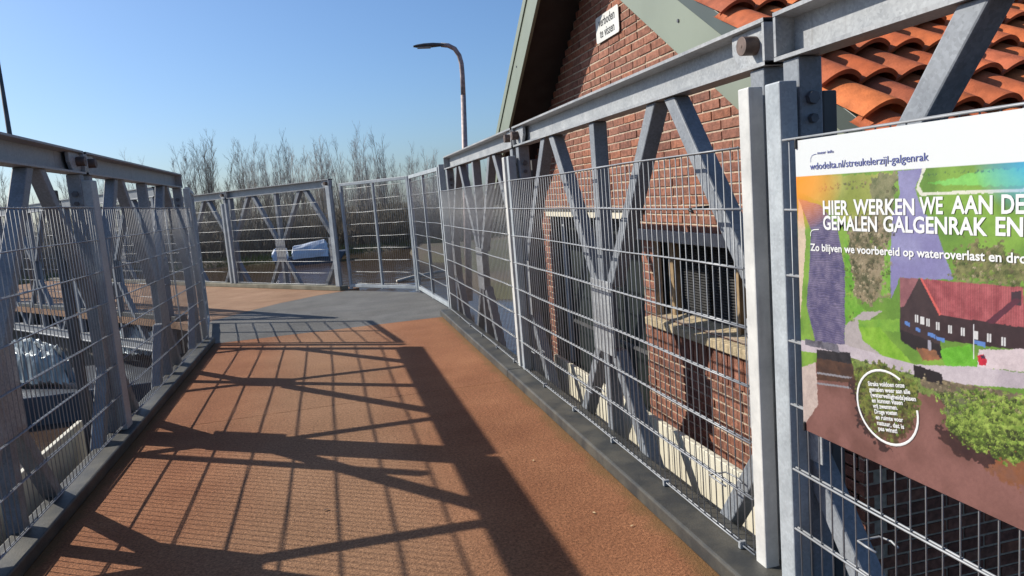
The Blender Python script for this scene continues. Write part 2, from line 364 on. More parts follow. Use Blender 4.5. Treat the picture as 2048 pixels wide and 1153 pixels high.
# ------------------------------------------------------------------ truss panels
L = 3.29
ZT, ZB, ZM = Z(0.48), Z(-1.88), Z(-0.70)       # top of top chord, foot of bottom chord, middle
def truss_panel(O, u, n, label, pins=(0.10,), group='bridge truss panels', bolts=True):
    """O: joint point on the inner flange line; u: along; n: towards the deck."""
    O = Vector((O[0], O[1], 0)); u = Vector(u).normalized(); n = Vector(n).normalized(); k = Vector((0, 0, 1))
    t = thing('truss_panel', label, 'truss panel', O+u*(L/2)+k*ZB, group)
    P = lambda s, d, z: O+u*s-n*d+k*z
    def bx(b, s0, s1, d0, d1, z0, z1): b.frame_box(P(s0, d0, z0), u*(s1-s0), -n*(d1-d0), k*(z1-z0))
    def chord(name, z0, z1):
        b = MB(); e = 0.025
        sec = [(0, z1), (0, z1-0.012), (0.066, z1-0.018), (0.066, z0+0.018), (0, z0+0.012), (0, z0), (0.095, z0), (0.095, z0+0.012), (0.078, z0+0.018), (0.078, z1-0.018), (0.095, z1-0.012), (0.095, z1)]
        v = [P(e, d, z) for d, z in sec] + [P(L-e, d, z) for d, z in sec]; m = len(sec)
        f = [(i, (i+1) % m, m+(i+1) % m, m+i) for i in range(m)]
        if u.cross(k).dot(n) > 0: f = [tuple(reversed(q)) for q in f]
        b.add(v, f)
        bx(b, e, e+0.012, 0.001, 0.066, z0+0.014, z1-0.014); bx(b, L-e-0.012, L-e, 0.001, 0.066, z0+0.014, z1-0.014)
        o = b.build(name, M['galv'], t); return o
    chord('top_chord', ZT-0.145, ZT); chord('bottom_chord', ZB, ZB+0.145)
    zc0, zc1 = ZB+0.147, ZT-0.147
    for s in (0.09, L-0.09):
        b = MB(); bx(b, s-0.04, s+0.04, 0.012, 0.092, zc0, zc1); b.build('end_post', M['member'], t, bevel=0.006)
    b = MB(); bx(b, L/2-0.036, L/2+0.036, 0.014, 0.090, zc0, zc1); b.build('middle_post', M['member'], t, bevel=0.006)
    # eight diagonals making two diamonds
    w = 0.036
    for c, sg in ((0.04, 1), (L/2-0.07, -1), (L/2+0.07, 1), (L-0.04, -1)):
        for zz, ze in ((ZM+0.17, zc1), (ZM-0.17, zc0)):
            a0 = c + (0.03*sg); a1 = (L/4 if c < L/2 else 3*L/4) + (-0.085*sg)
            d = Vector((a1-a0, ze-zz)).normalized(); p = Vector((-d.y, d.x))*w
            # cut the ends level so that the member butts the chord
            h0 = w/abs(d.y)
            pts = [P(a0-h0, 0.016, zz), P(a0+h0, 0.016, zz), P(a1+h0, 0.016, ze), P(a1-h0, 0.016, ze)]
            b = MB(); b.prism(pts, -n*0.072); b.build('diagonal', M['member'], t, bevel=0.006)
    b = MB(); b.prism([P(L/2-0.15, 0.006, ZM+0.20), P(L/2+0.15, 0.006, ZM+0.20), P(L/2+0.15, 0.006, ZM-0.20), P(L/2-0.15, 0.006, ZM-0.20)], -n*0.0085)
    b.build('gusset_plate', M['galv_bright'], t, bevel=0.002)
    for s0 in (0.0501, L-0.2001):
        b = MB(); bx(b, s0, s0+0.15, 0.0045, 0.0115, ZM-0.20, ZM+0.20); b.build('gusset_plate', M['galv_bright'], t, bevel=0.002)
    # jaw plates and pins at the top joints
    for s in pins:
        sg = 1 if s < L/2 else -1
        b = MB(); m = 14
        e = s-sg*0.085
        pts = [P(s+sg*0.13, 0.022, ZT-0.014), P(s+sg*0.13, 0.022, ZT-0.075), P(s+sg*0.08, 0.022, ZT-0.131), P(s-sg*0.05, 0.022, ZT-0.131), P(e, 0.022, ZT-0.11), P(e, 0.022, ZT-0.03), P(s-sg*0.06, 0.022, ZT-0.014)]
        b.prism(pts, -n*0.022); b.build('jaw_plate', M['galv_bright'], t, bevel=0.004)
        b = MB(); c0 = P(s-sg*0.01, -0.028, ZT-0.07); b.tube(c0, P(s-sg*0.01, 0.066, ZT-0.07), 0.030, n=20)
        b.tube(P(s-sg*0.01, -0.0295, ZT-0.07), c0, 0.006, n=8)
        b.build('joint_pin', M['pin'], t, bevel=0.003)
    if bolts:
        for s in (0.09, L-0.09):
            for dz in (0.27, 0.33):
                b = MB(); q = P(s-0.04, 0.050, ZT-dz); b.tube(q, q-u*0.018, 0.020 if dz < 0.3 else 0.014, n=6); b.build('bolt', M['dark_bolt'], t)
    settle(t); return t
YR = 2.095; YL = 2.01                            # joints of the trusses
YP, YQ, LP = 2.07, 1.98, 3.32                   # posts of the mesh railings
truss_panel((1.38, YR), (0, 1, 0), (-1, 0, 0), 'galvanised diamond truss panel in front of the brick gable, middle one on the right', pins=(L-0.12, 0.12)).name
truss_panel((1.38, YR+L), (0, 1, 0), (-1, 0, 0), 'galvanised diamond truss panel beside the mesh wing at the far right end', pins=(0.12,))
truss_panel((1.38, YR-L), (0, 1, 0), (-1, 0, 0), 'galvanised diamond truss panel behind the printed information board', pins=())
truss_panel((-1.45, YL), (0, 1, 0), (1, 0, 0), 'shaded galvanised truss panel nearest the viewer on the left', pins=(L-0.12,))
truss_panel((-1.45, YL+L), (0, 1, 0), (1, 0, 0), 'shaded galvanised truss panel at the far end of the left side', pins=(0.12,))
for i, lab in enumerate(('far side truss panel of the second bridge next to the mesh gate', 'far side truss panel of the second bridge, second along from the gate', 'far side truss panel of the second bridge, mostly behind the left railing')):
    truss_panel(P2-N2*0.06+U2*(0.10+i*L), U2, N2, 'galvanised '+lab, pins=(0.12,), bolts=False)
for i, lab in enumerate(('near side truss panel of the second bridge closest to the landing', 'near side truss panel of the second bridge above the silver sheeting', 'near side truss panel of the second bridge at the left picture edge')):
    truss_panel(Q2+N2*0.06+U2*(0.10+i*L), U2, -N2, 'galvanised '+lab, pins=(0.12,), bolts=False)

# cream boards outside the foot of the trusses
b = MB(); b.box(1.60, 1.63, YP+0.03, YP+LP+0.05, Z(-1.80), Z(-1.27))
tag(b.build('side_board', M['cream'], bevel=0.004), 'cream board along the foot of the right truss before the brick building', 'side board')
b = MB(); b.box(-1.70, -1.67, YQ+0.0, YQ+LP-0.10, Z(-1.75), Z(-1.23))
tag(b.build('side_board', M['cream'], bevel=0.004), 'cream board along the foot of the shaded left truss', 'side board')

# ------------------------------------------------------------------ wire mesh fence panels
def wire_panel(A, B, z0, z1, label, rungs=8, n=None, pitch=0.05, rv=0.0023, rh=0.0033, sides=6, group='wire mesh railings', parent=None, name='wire_railing'):
    """double bar mat: upright rods between pairs of level rods"""
    A = Vector((A[0], A[1], 0)); B = Vector((B[0], B[1], 0)); d = B-A; ln = d.length; u = d/ln; k = Vector((0, 0, 1))
    nn = Vector((-u.y, u.x, 0)); b = MB(); rnd = random.Random(int(ln*1000+A.x*77))
    m = int(ln/pitch)
    off = (ln-m*pitch)/2
    for i in range(m+1):
        p = A+u*(off+i*pitch); j = rnd.uniform(-.0012, .0012)
        b.tube(p+u*j+k*(z0-0.004), p-u*j+k*(z1+0.003), rv, n=sides)
    for r in range(rungs):
        z = z0+(z1-z0)*r/(rungs-1)
        seg = 10; ph = rnd.uniform(0, 6)
        for sgn in ((1, -1)):
            pts = [A+u*(ln*q/seg)+nn*sgn*(rv+rh*0.9)+k*(z+0.0026*math.sin(ph+q*0.9)+rnd.gauss(0, .0012)) for q in range(seg+1)]
            b.path(pts, rh, n=sides)
    o = b.build(name, M['wire'], parent, smooth=True)
    if label: tag(o, label, 'railing', group)
    return o
zr0, zr1 = Z(-1.312), Z(0.090)
RAIL_A = wire_panel((1.322, YP+0.115), (1.322, YP+LP-0.03), zr0, zr1, 'wire mesh railing panel in front of the brick wall and window')
RAIL_B = wire_panel((1.322, YP+LP+0.07), (1.322, YP+2*LP-0.02), zr0, zr1, 'narrow looking wire mesh railing panel between two joint posts at the far right end')
wire_panel((1.322, YP-LP+0.1), (1.322, YP-0.125), zr0, zr1, 'wire mesh railing panel carrying the printed information board')
for rail, ya, yb in ((RAIL_A, YP+0.2, YP+LP-0.1), (RAIL_B, YP+LP+0.2, YP+2*LP-0.1)):
    y = ya
    while y < yb:
        b = MB(); b.box(1.306, 1.334, y-0.008, y+0.008, 0.0705, Z(-1.302)); b.build('clip', M['galv_bright'], rail, bevel=0.003); y += 0.62
zl0, zl1 = Z(-1.285), Z(0.118)
wire_panel((-1.415, YQ+0.0), (-1.415, YQ+LP-0.13), zl0, zl1, 'shaded wire mesh railing panel nearest the viewer on the left')
wire_panel((-1.415, YQ+LP+0.02), (-1.415, YQ+2*LP-0.02), zl0, zl1, 'shaded wire mesh railing panel between the left joint post and the left end post')
for i in range(3):
    A = P2+N2*0.0+U2*(0.16+i*LP); B = P2+U2*(0.02+(i+1)*LP)
    wire_panel(A, B, Z(-1.30), Z(0.11), ('wire mesh railing panel beside the gate on the far side of the second bridge', 'wire mesh railing panel second along from the gate on the second bridge', 'wire mesh railing panel farthest from the gate on the second bridge')[i], sides=4)
for i in range(2):
    A = Q2+U2*(0.12+i*LP); B = Q2+U2*(0.02+(i+1)*LP)
    wire_panel(A, B, Z(-1.30), Z(0.11), ('wire mesh railing panel on the near side of the second bridge by the landing', 'wire mesh railing panel on the near side of the second bridge over the silver sheeting')[i], sides=4)

# posts that carry the mesh
def post(x0, x1, y0, y1, z1, m, label, z0=0.071):
    b = MB(); b.box(x0, x1, y0, y1, z0, z1)
    o = b.build('fence_post', m, bevel=0.005); return tag(o, label, 'fence post', 'mesh railing posts')
post(1.316, 1.368, YP+0.045, YP+0.108, Z(0.270), M['post_white'], 'cream white flat post beside the grey post, left of the information board', Z(-1.335))
post(1.316, 1.376, YP-0.118, YP-0.042, Z(0.262), M['post_grey'], 'pale grey flat post between the cream post and the information board', Z(-1.335))
post(1.318, 1.375, YP+LP+0.03, YP+LP+0.10, Z(0.270), M['post_white'], 'pale flat post of the middle right joint, far one of the pair')
post(1.318, 1.375, YP+LP-0.105, YP+LP-0.045, Z(0.268), M['post_grey'], 'pale flat post of the middle right joint, near one of the pair')
post(1.325, 1.40, YP+2*LP-0.01, YP+2*LP+0.065, Z(0.40), M['post_grey'], 'grey square post where the right railing meets the mesh wing')
post(-1.470, -1.408, YQ+LP-0.12, YQ+LP+0.01, Z(0.292), M['post_grey'], 'grey shaded post in the middle of the left railing')
post(-1.470, -1.410, YQ+2*LP+0.02, YQ+2*LP+0.09, Z(0.33), M['post_grey'], 'grey shaded post at the far end of the left railing')
for y, sx, lab in ((YP-0.06, 1, 'dark steel post outside the right truss beside the information board'), (YP+LP-0.06, 1, 'dark steel post outside the right truss at its middle joint'), (YQ+LP-0.32, -1, 'dark steel post outside the left truss at its middle joint')):
    x = sorted((sx*1.505, sx*1.555)); post(x[0] if sx > 0 else x[0]-.05, x[1] if sx > 0 else x[1]-.05, y, y+0.06, Z(0.235), M['dark_steel'], lab, Z(-1.6))
def post2(c, lab, m=None, w=0.06, z1=Z(0.24)):
    b = MB(); b.frame_box(c-U2*(w/2)-N2*0.02+Vector((0, 0, 0.076)), U2*w, -N2*0.04 + N2*0.0 if False else N2*0.05, (0, 0, z1-0.076))
    return tag(b.build('fence_post', m or M['post_grey'], bevel=0.004), lab, 'fence post', 'mesh railing posts')
post2(P2+U2*(0.06), 'wide grey post at the gate end of the far railing', w=0.10, z1=Z(0.36))
post2(P2+U2*(0.10+LP-0.13), 'pale post in the middle of the far railing, gate side of the pair')
post2(P2+U2*(0.10+LP+0.01), 'pale post in the middle of the far railing, left of the pair')

# ------------------------------------------------------------------ mesh gate and wings around the landing
def framed_panel(name, A, B, z0, z1, label, cat, mids=1, m='post_grey', group=None):
    A = Vector((A[0], A[1], 0)); B = Vector((B[0], B[1], 0)); u = (B-A).normalized(); ln = (B-A).length; k = Vector((0, 0, 1)); n = Vector((-u.y, u.x, 0))
    t = thing(name, label, cat, (A+B)/2+k*z0, group)
    w = 0.024
    def bar(p, q, ww=w, nm='frame_bar'):
        b = MB(); d = (q-p); dn = d.normalized(); s = dn.cross(n).normalized()
        b.frame_box(p-s*ww-n*0.02, d, s*2*ww, n*0.04); return b.build(nm, M[m], t, bevel=0.004)
    bar(A+k*(z0), A+k*z1); bar(B+k*(z0), B+k*z1)
    bar(A+u*w+k*(z1-w), B-u*w+k*(z1-w)); bar(A+u*w+k*(z0+0.06), B-u*w+k*(z0+0.06))
    for i in range(mids):
        p = A+u*ln*(i+1)/(mids+1); bar(p+k*(z0+0.02)+n*0.003, p+k*(z1-2*w-0.001)+n*0.003, 0.018, 'middle_bar')
    wire_panel(A+u*0.03, B-u*0.03, z0+0.10, z1-0.10, None, rungs=9, parent=t, name='wire_mesh', sides=4)
    settle(t); return t
framed_panel('mesh_gate', (0.27, 12.66), (1.235, 11.37), 0.02, Z(0.385), 'closed grey framed mesh gate at the far end of the landing', 'gate')
framed_panel('mesh_wing', (1.262, 11.26), (1.365, 9.02), 0.02, Z(0.385), 'grey framed mesh wing between the gate and the right railing', 'mesh wing', group='framed mesh wings')
framed_panel('mesh_wing', (-1.455, 8.80), (-1.675, 10.45), 0.02, Z(0.350), 'grey framed mesh wing seen edge on behind the left end post', 'mesh wing', group='framed mesh wings')

# ------------------------------------------------------------------ the brick pumping house
XW, XB = 2.42, 1.983
def inner_r(y): return 1.1835+0.64*(y-4.6456)
def inner_l(y): return 1.6548-0.70*(y-6.4435)
YA = (1.6548+0.70*6.4435-1.1835+0.64*4.6456)/1.34; ZA = inner_r(YA)
house = thing('brick_house', 'brick gabled house with an orange pantile roof and sage green barge boards', 'house', (XW+3.2, YA, Z(-2.7)))
Y0, Y1 = 2.988, 8.721
OPEN = [(5.523, 7.979, -3.2, -0.223), (3.493, 5.307, -1.057, -0.363)]          # doorway, window (y0, y1, z0, z1)
rnd = random.Random(4)
def spans(z):
    s = [(Y0, Y1)]
    for y0, y1, z0, z1 in OPEN:
        if z0 < z < z1:
            q = []
            for a, c in s:
                if y1 <= a or y0 >= c: q.append((a, c)); continue
                if a < y0: q.append((a, y0))
                if c > y1: q.append((y1, c))
            s = q
    top_r = (z-0.10-1.1835)/0.64+4.6456; top_l = 6.4435-(z-0.10-1.6548)/0.70
    return [(max(a, top_r), min(c, top_l)) for a, c in s if min(c, top_l)-max(a, top_r) > 0.01]
CH, BL, J = 0.0660, 0.2335, 0.0125
b = MB(); mb = MB()
k = 0; z = -2.95
tints = [(0.245, 0.104, 0.068), (0.235, 0.099, 0.066), (0.26, 0.114, 0.076), (0.215, 0.093, 0.065), (0.24, 0.108, 0.073), (0.275, 0.110, 0.066), (0.20, 0.086, 0.060)]
while z < ZA+0.1:
    for a, c in spans(z+CH/2):
        a2 = a+(0.05 if a <= Y0+0.001 else 0.0); mb.frame_box((XW+0.006, a2, Z(z-0.0001)), (0.06, 0, 0), (0, c-a2, 0), (0, 0, CH+0.0002-0.0004))
        y = Y0-0.3 + (BL/2 if k % 2 else 0) + rnd.uniform(-.006, .006)
        while y < c:
            ln = BL if rnd.random() > 0.06 else BL/2
            y0 = max(y+J/2, a+0.003); y1 = min(y+ln-J/2, c-0.003); y += ln
            if y1-y0 < 0.02: continue
            t = rnd.choice(tints); g = rnd.uniform(0.86, 1.13); t = tuple(q*g*1.62 for q in t)
            dx = rnd.uniform(-.003, .002); tz = rnd.uniform(-.0012, .0012)
            b.frame_box((XW+dx, y0, Z(z+J/2)+tz), (0.055, 0, 0), (0, y1-y0, tz), (0, 0, CH-J), t)
    z += CH; k += 1
b.build('brick_wall', M['brick'], house, bevel=0.0025, attr='tint')
mb.build('mortar', M['mortar'], house)
# corner return and back body so that the wall has depth
b = MB(); b.box(XW+0.056, 9.0, Y1-0.25, Y1-0.008, Z(-2.95), Z(-0.02));  b.box(8.8, 9.0, Y0+0.25, Y1-0.25, Z(-2.95), Z(-0.3))
b.build('side_wall', M['mortar'], house)
b = MB(); mb = MB(); z = -2.95; k = 0                              # the side that faces away from the sun
while z < -0.30:
    x = XW+0.02+(0.105 if k % 2 else 0); 
    while x < 7.5:
        t = rnd.choice(tints); g = rnd.uniform(.78, 1.15); dx = rnd.uniform(-.002, .003)
        b.frame_box((x+J/2, Y0+dx, Z(z+J/2)), (BL-J, 0, 0), (0, 0.02, 0), (0, 0, CH-J), tuple(q*g*1.62 for q in t)); x += BL
    z += CH; k += 1
b.build('brick_wall', M['brick'], house, bevel=0.0025, attr='tint')
mb.box(XW+0.006, 7.6, Y0+0.008, Y0+0.214, Z(-2.95), Z(-0.28)); mb.build('mortar', M['mortar'], house)
# roof: slabs, soffit, barge boards, trim
EY0, EY1 = 1.53, 9.17
def slope_pts(x, f, ya, yb, up): return [(x, ya, Z(f(ya)+up)), (x, yb, Z(f(yb)+up))]
soff = MB()
for f, ya, yb in ((inner_r, EY0, YA), (inner_l, YA, EY1)):
    p = [(XB+0.031, ya, Z(f(ya)+0.12)), (XB+0.031, yb, Z(f(yb)+0.12)), (XB+0.031, yb, Z(f(yb)+0.355)), (XB+0.031, ya, Z(f(ya)+0.355))]
    soff.prism(p, (7.4, 0, 0))
soff.build('roof_deck', M['soffit'], house)
for f, ya, yb in ((inner_r, EY0, YA-0.001), (inner_l, YA+0.001, EY1)):
    q = MB(); q.prism([(XB, ya, Z(f(ya))), (XB, yb, Z(f(yb))), (XB, yb, Z(f(yb)+0.310)), (XB, ya, Z(f(ya)+0.310))], (0.03, 0, 0))
    bd = q.build('barge_board', M['green'], house, bevel=0.003)
    q = MB(); q.prism([(XB-0.012, ya, Z(f(ya)+0.307)), (XB-0.012, yb, Z(f(yb)+0.307)), (XB-0.012, yb, Z(f(yb)+0.408)), (XB-0.012, ya, Z(f(ya)+0.408))], (0.09, 0, 0))
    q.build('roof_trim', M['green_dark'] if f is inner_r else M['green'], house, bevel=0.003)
    q = MB()
    step = 0.95; yy = ya+0.42
    while yy < yb:
        zz = Z(f(yy)+0.19); q.tube((XB-0.006, yy, zz), (XB+0.001, yy, zz), 0.010, n=8); yy += step
    q.build('screw', M['dark_bolt'], bd)
# pantiles: one mesh per slope
def tiles(f, slope_sign, name, seed):
    rn = random.Random(seed); q = MB(); ang = math.atan(0.64 if slope_sign > 0 else 0.70); ca, sa = math.cos(ang), math.sin(ang)
    W_, G_ = 0.1757, 0.284
    # s: distance up the slope from the eave; row noses measured at s-coordinates
    ye = EY0 if slope_sign > 0 else EY1
    ze = f(ye)+0.392
    rows = int((abs(YA-ye)/ca)/G_)+1; s_off = (3.126 - ye/ca) % G_ if slope_sign > 0 else 0.0
    prof = []
    for i in range(19):
        t = min(1.0, i/17); h = 0.066*(math.sin(math.pi/2*t/0.62)**0.9 if t < 0.62 else 1-0.42*((t-0.62)/0.38)**2) if i < 18 else -0.012
        prof.append((t, h))
    for r in range(-1, rows):
        s0 = s_off+r*G_
        if s0 < -0.05: continue
        for c in range(44):
            x0 = (XB-0.045 if slope_sign > 0 else XB+0.09)+c*W_+rn.uniform(-.003, .003)
            s1 = s0+G_+0.06
            if s1 > abs(YA-ye)/ca: s1 = abs(YA-ye)/ca
            if s1-s0 < 0.05: continue
            jj = rn.uniform(-.006, .006); tilt0 = 0.042+rn.uniform(0, .010); tilt1 = 0.0
            g = rn.uniform(0.80, 1.15); base = rn.choice(((0.60, 0.152, 0.046), (0.56, 0.132, 0.042), (0.62, 0.175, 0.052), (0.52, 0.135, 0.05), (0.47, 0.125, 0.055)))
            tint = tuple(v*g for v in base)
            vs = []; fs = []; N = len(prof); ST = 4
            for st in range(ST):
                ss = (s0+jj)+(s1-s0-jj)*st/(ST-1); lift = tilt0+(tilt1-tilt0)*st/(ST-1)
                for t, h in prof:
                    hh = h+lift-(0.004*st)*(1 if h > 0 else 0)
                    yy = ye+slope_sign*(ss*ca) - slope_sign*hh*sa; zz = ze+ss*sa+hh*ca
                    vs.append((x0+t*W_*1.0, yy, Z(zz)))
            for st in range(ST-1):
                for i in range(N-1):
                    a = st*N+i; fs.append((a, a+1, a+N+1, a+N))
            # nose thickness
            o = len(vs)
            for t, h in prof:
                hh = h+tilt0-0.020
                yy = ye+slope_sign*((s0+jj)*ca) - slope_sign*hh*sa; zz = ze+(s0+jj)*sa+hh*ca
                vs.append((x0+t*W_*1.0, yy, Z(zz)))
            for i in range(N-1): fs.append((i, o+i, o+i+1, i+1))
            # left flank of the roll down to the neighbour
            if slope_sign < 0: fs = [tuple(reversed(p)) for p in fs]
            q.add(vs, fs, tint)
    o = q.build(name, M['tile'], house, attr='tint', smooth=True)
    try:
        sh = o.modifiers.new('edges', 'EDGE_SPLIT'); sh.split_angle = math.radians(38)
    except Exception: pass
    return o
tiles(inner_r, 1, 'roof_tiles', 3); tiles(inner_l, -1, 'roof_tiles', 5)
q = MB(); q.tube((XB+0.0, YA, Z(ZA+0.42)), (XB+7.4, YA, Z(ZA+0.42)), 0.10, n=14); q.build('ridge_tiles', M['rust'], house)
# dark tufts along the tile noses: shade under them put in as colour
q = MB(); rm = random.Random(8)
for i in range(260):
    r = rm.randrange(1, 8); yy = 2.3+rm.random()*1.7; ss = (math.floor((yy/math.cos(math.atan(.64))-3.126)/0.284)*0.284+3.126)*math.cos(math.atan(.64))
    x = XB+0.05+rm.random()*1.6; 
    zz = inner_r(ss)+0.40+0.025
    for kx in range(6):
        a = Vector((x+rm.uniform(-.04, .04), ss+rm.uniform(-.012, .004), Z(zz)+rm.uniform(-.012, .004)))
        d = Vector((rm.uniform(-1, 1), rm.uniform(-1, .3), rm.uniform(0, 1)))*0.02; e = Vector((rm.uniform(-1, 1), rm.uniform(-1, 1), rm.uniform(-1, 1)))*0.009
        q.add([a, a+d, a+e], [(0, 1, 2)])
o = q.build('nose_shade', M['nose_shade'], house); stuff(o)
# doorway
q = MB(); q.box(XW-0.015, XW+0.06, 5.460, 8.100, Z(-0.289), Z(-0.225)); q.build('door_header', M['cream'], house, bevel=0.003)
q = MB(); q.box(XW-0.03, XW+0.05, 5.418, 8.142, Z(-0.224), Z(-0.206)); q.build('header_flashing', M['dark_steel'], house)
door = MB(); door.box(XW+0.16, XW+0.20, 5.512, 7.995, Z(-3.103), Z(-0.291))
door = door.build('door', M['black_wood'], house)
q = MB()
for i in range(12): q.box(XW+0.148, XW+0.159, 5.534+i*0.205, 5.534+i*0.205+0.195, Z(-3.103), Z(-0.347))
q.build('door_boards', M['black_wood'], door, bevel=0.004)
q = MB(); q.box(XW+0.10, XW+0.145, 7.827, 7.890, Z(-1.946), Z(-0.316)); q.build('door_frame', M['post_grey'], house, bevel=0.003)
q = MB(); q.box(XW+0.12, XW+0.14, 5.534, 7.806, Z(-1.473), Z(-1.441)); q.build('door_rail', M['dark_steel'], door)
# window
win = MB(); win.box(XW+0.19, XW+0.20, 3.472, 5.323, Z(-1.052), Z(-0.421)); win = win.build('window', M['black_wood'], house)
q = MB(); q.box(XW-0.02, XW+0.10, 3.261, 5.586, Z(-0.45), Z(-0.364)); q.build('lintel', M['lintel'], house, bevel=0.004)
for ya, yb in ((5.155, 5.234), (4.229, 4.282), (3.498, 3.561)):
    q = MB(); q.box(XW+0.09, XW+0.15, ya, yb, Z(-1.052), Z(-0.453)); q.build('window_frame', M['wood'], win, bevel=0.004)
for ya, yb in ((4.287, 4.692), (4.734, 5.150), (3.566, 3.892), (3.913, 4.224)):
    q = MB(); zz = -1.036
    while zz < -0.48:
        q.prism([(XW+0.155, ya, Z(zz)), (XW+0.185, ya, Z(zz+0.014)), (XW+0.185, ya, Z(zz+0.017)), (XW+0.155, ya, Z(zz+0.003))], (0, yb-ya, 0)); zz += 0.020
    q.build('louvre', M['louvre'], win)
q = MB()
for i in range(4):
    ya = 3.440+i*0.493; q.prism([(XW-0.055, ya, Z(-1.117)), (XW+0.16, ya, Z(-1.117)), (XW+0.16, ya, Z(-1.015)), (XW-0.055, ya, Z(-1.057))], (0, 0.489, 0))
q.build('window_sill', M['stone'], win, bevel=0.006)
b = MB(); y = 3.451
while y < 5.397:
    t = rnd.choice(tints); g = rnd.uniform(.8, 1.15); b.box(XW-0.012+rnd.uniform(0, .004), XW+0.1, y, y+0.055, Z(-1.347), Z(-1.121), tuple(v*g*1.62 for v in t)); y += 0.066
b.build('sill_bricks', M['brick'], win, bevel=0.003, attr='tint')
settle(house)

# sign on the gable
sg_ = thing('wall_sign', 'white enamel no fishing sign on the brick gable', 'sign', (XW-0.02, 5.923, Z(1.205)))
b = MB(); pts = []; rr = 0.025; yc0, yc1, z0, z1 = 5.668, 6.171, 1.2035, 1.416
for cx, cz, a0 in ((yc1-rr, z1-rr, 0), (yc0+rr, z1-rr, 90), (yc0+rr, z0+rr, 180), (yc1-rr, z0+rr, 270)):
    for i in range(6): a = math.radians(a0+i*18); pts.append((XW-0.012, cx+rr*math.cos(a), Z(cz+rr*math.sin(a))))
b.prism(pts, (-0.006, 0, 0)); b.build('sign_plate', M['sign'], sg_)
text('sign_lettering', 'verboden', 0.103, M['ink'], (XW-0.0188, 5.920, Z(1.328)), (0, -1, 0), (0, 0, 1), sg_, 0.90, 'CENTER', 0.001)
text('sign_lettering', 'te vissen', 0.103, M['ink'], (XW-0.0188, 5.920, Z(1.236)), (0, -1, 0), (0, 0, 1), sg_, 0.90, 'CENTER', 0.001)
settle(sg_)

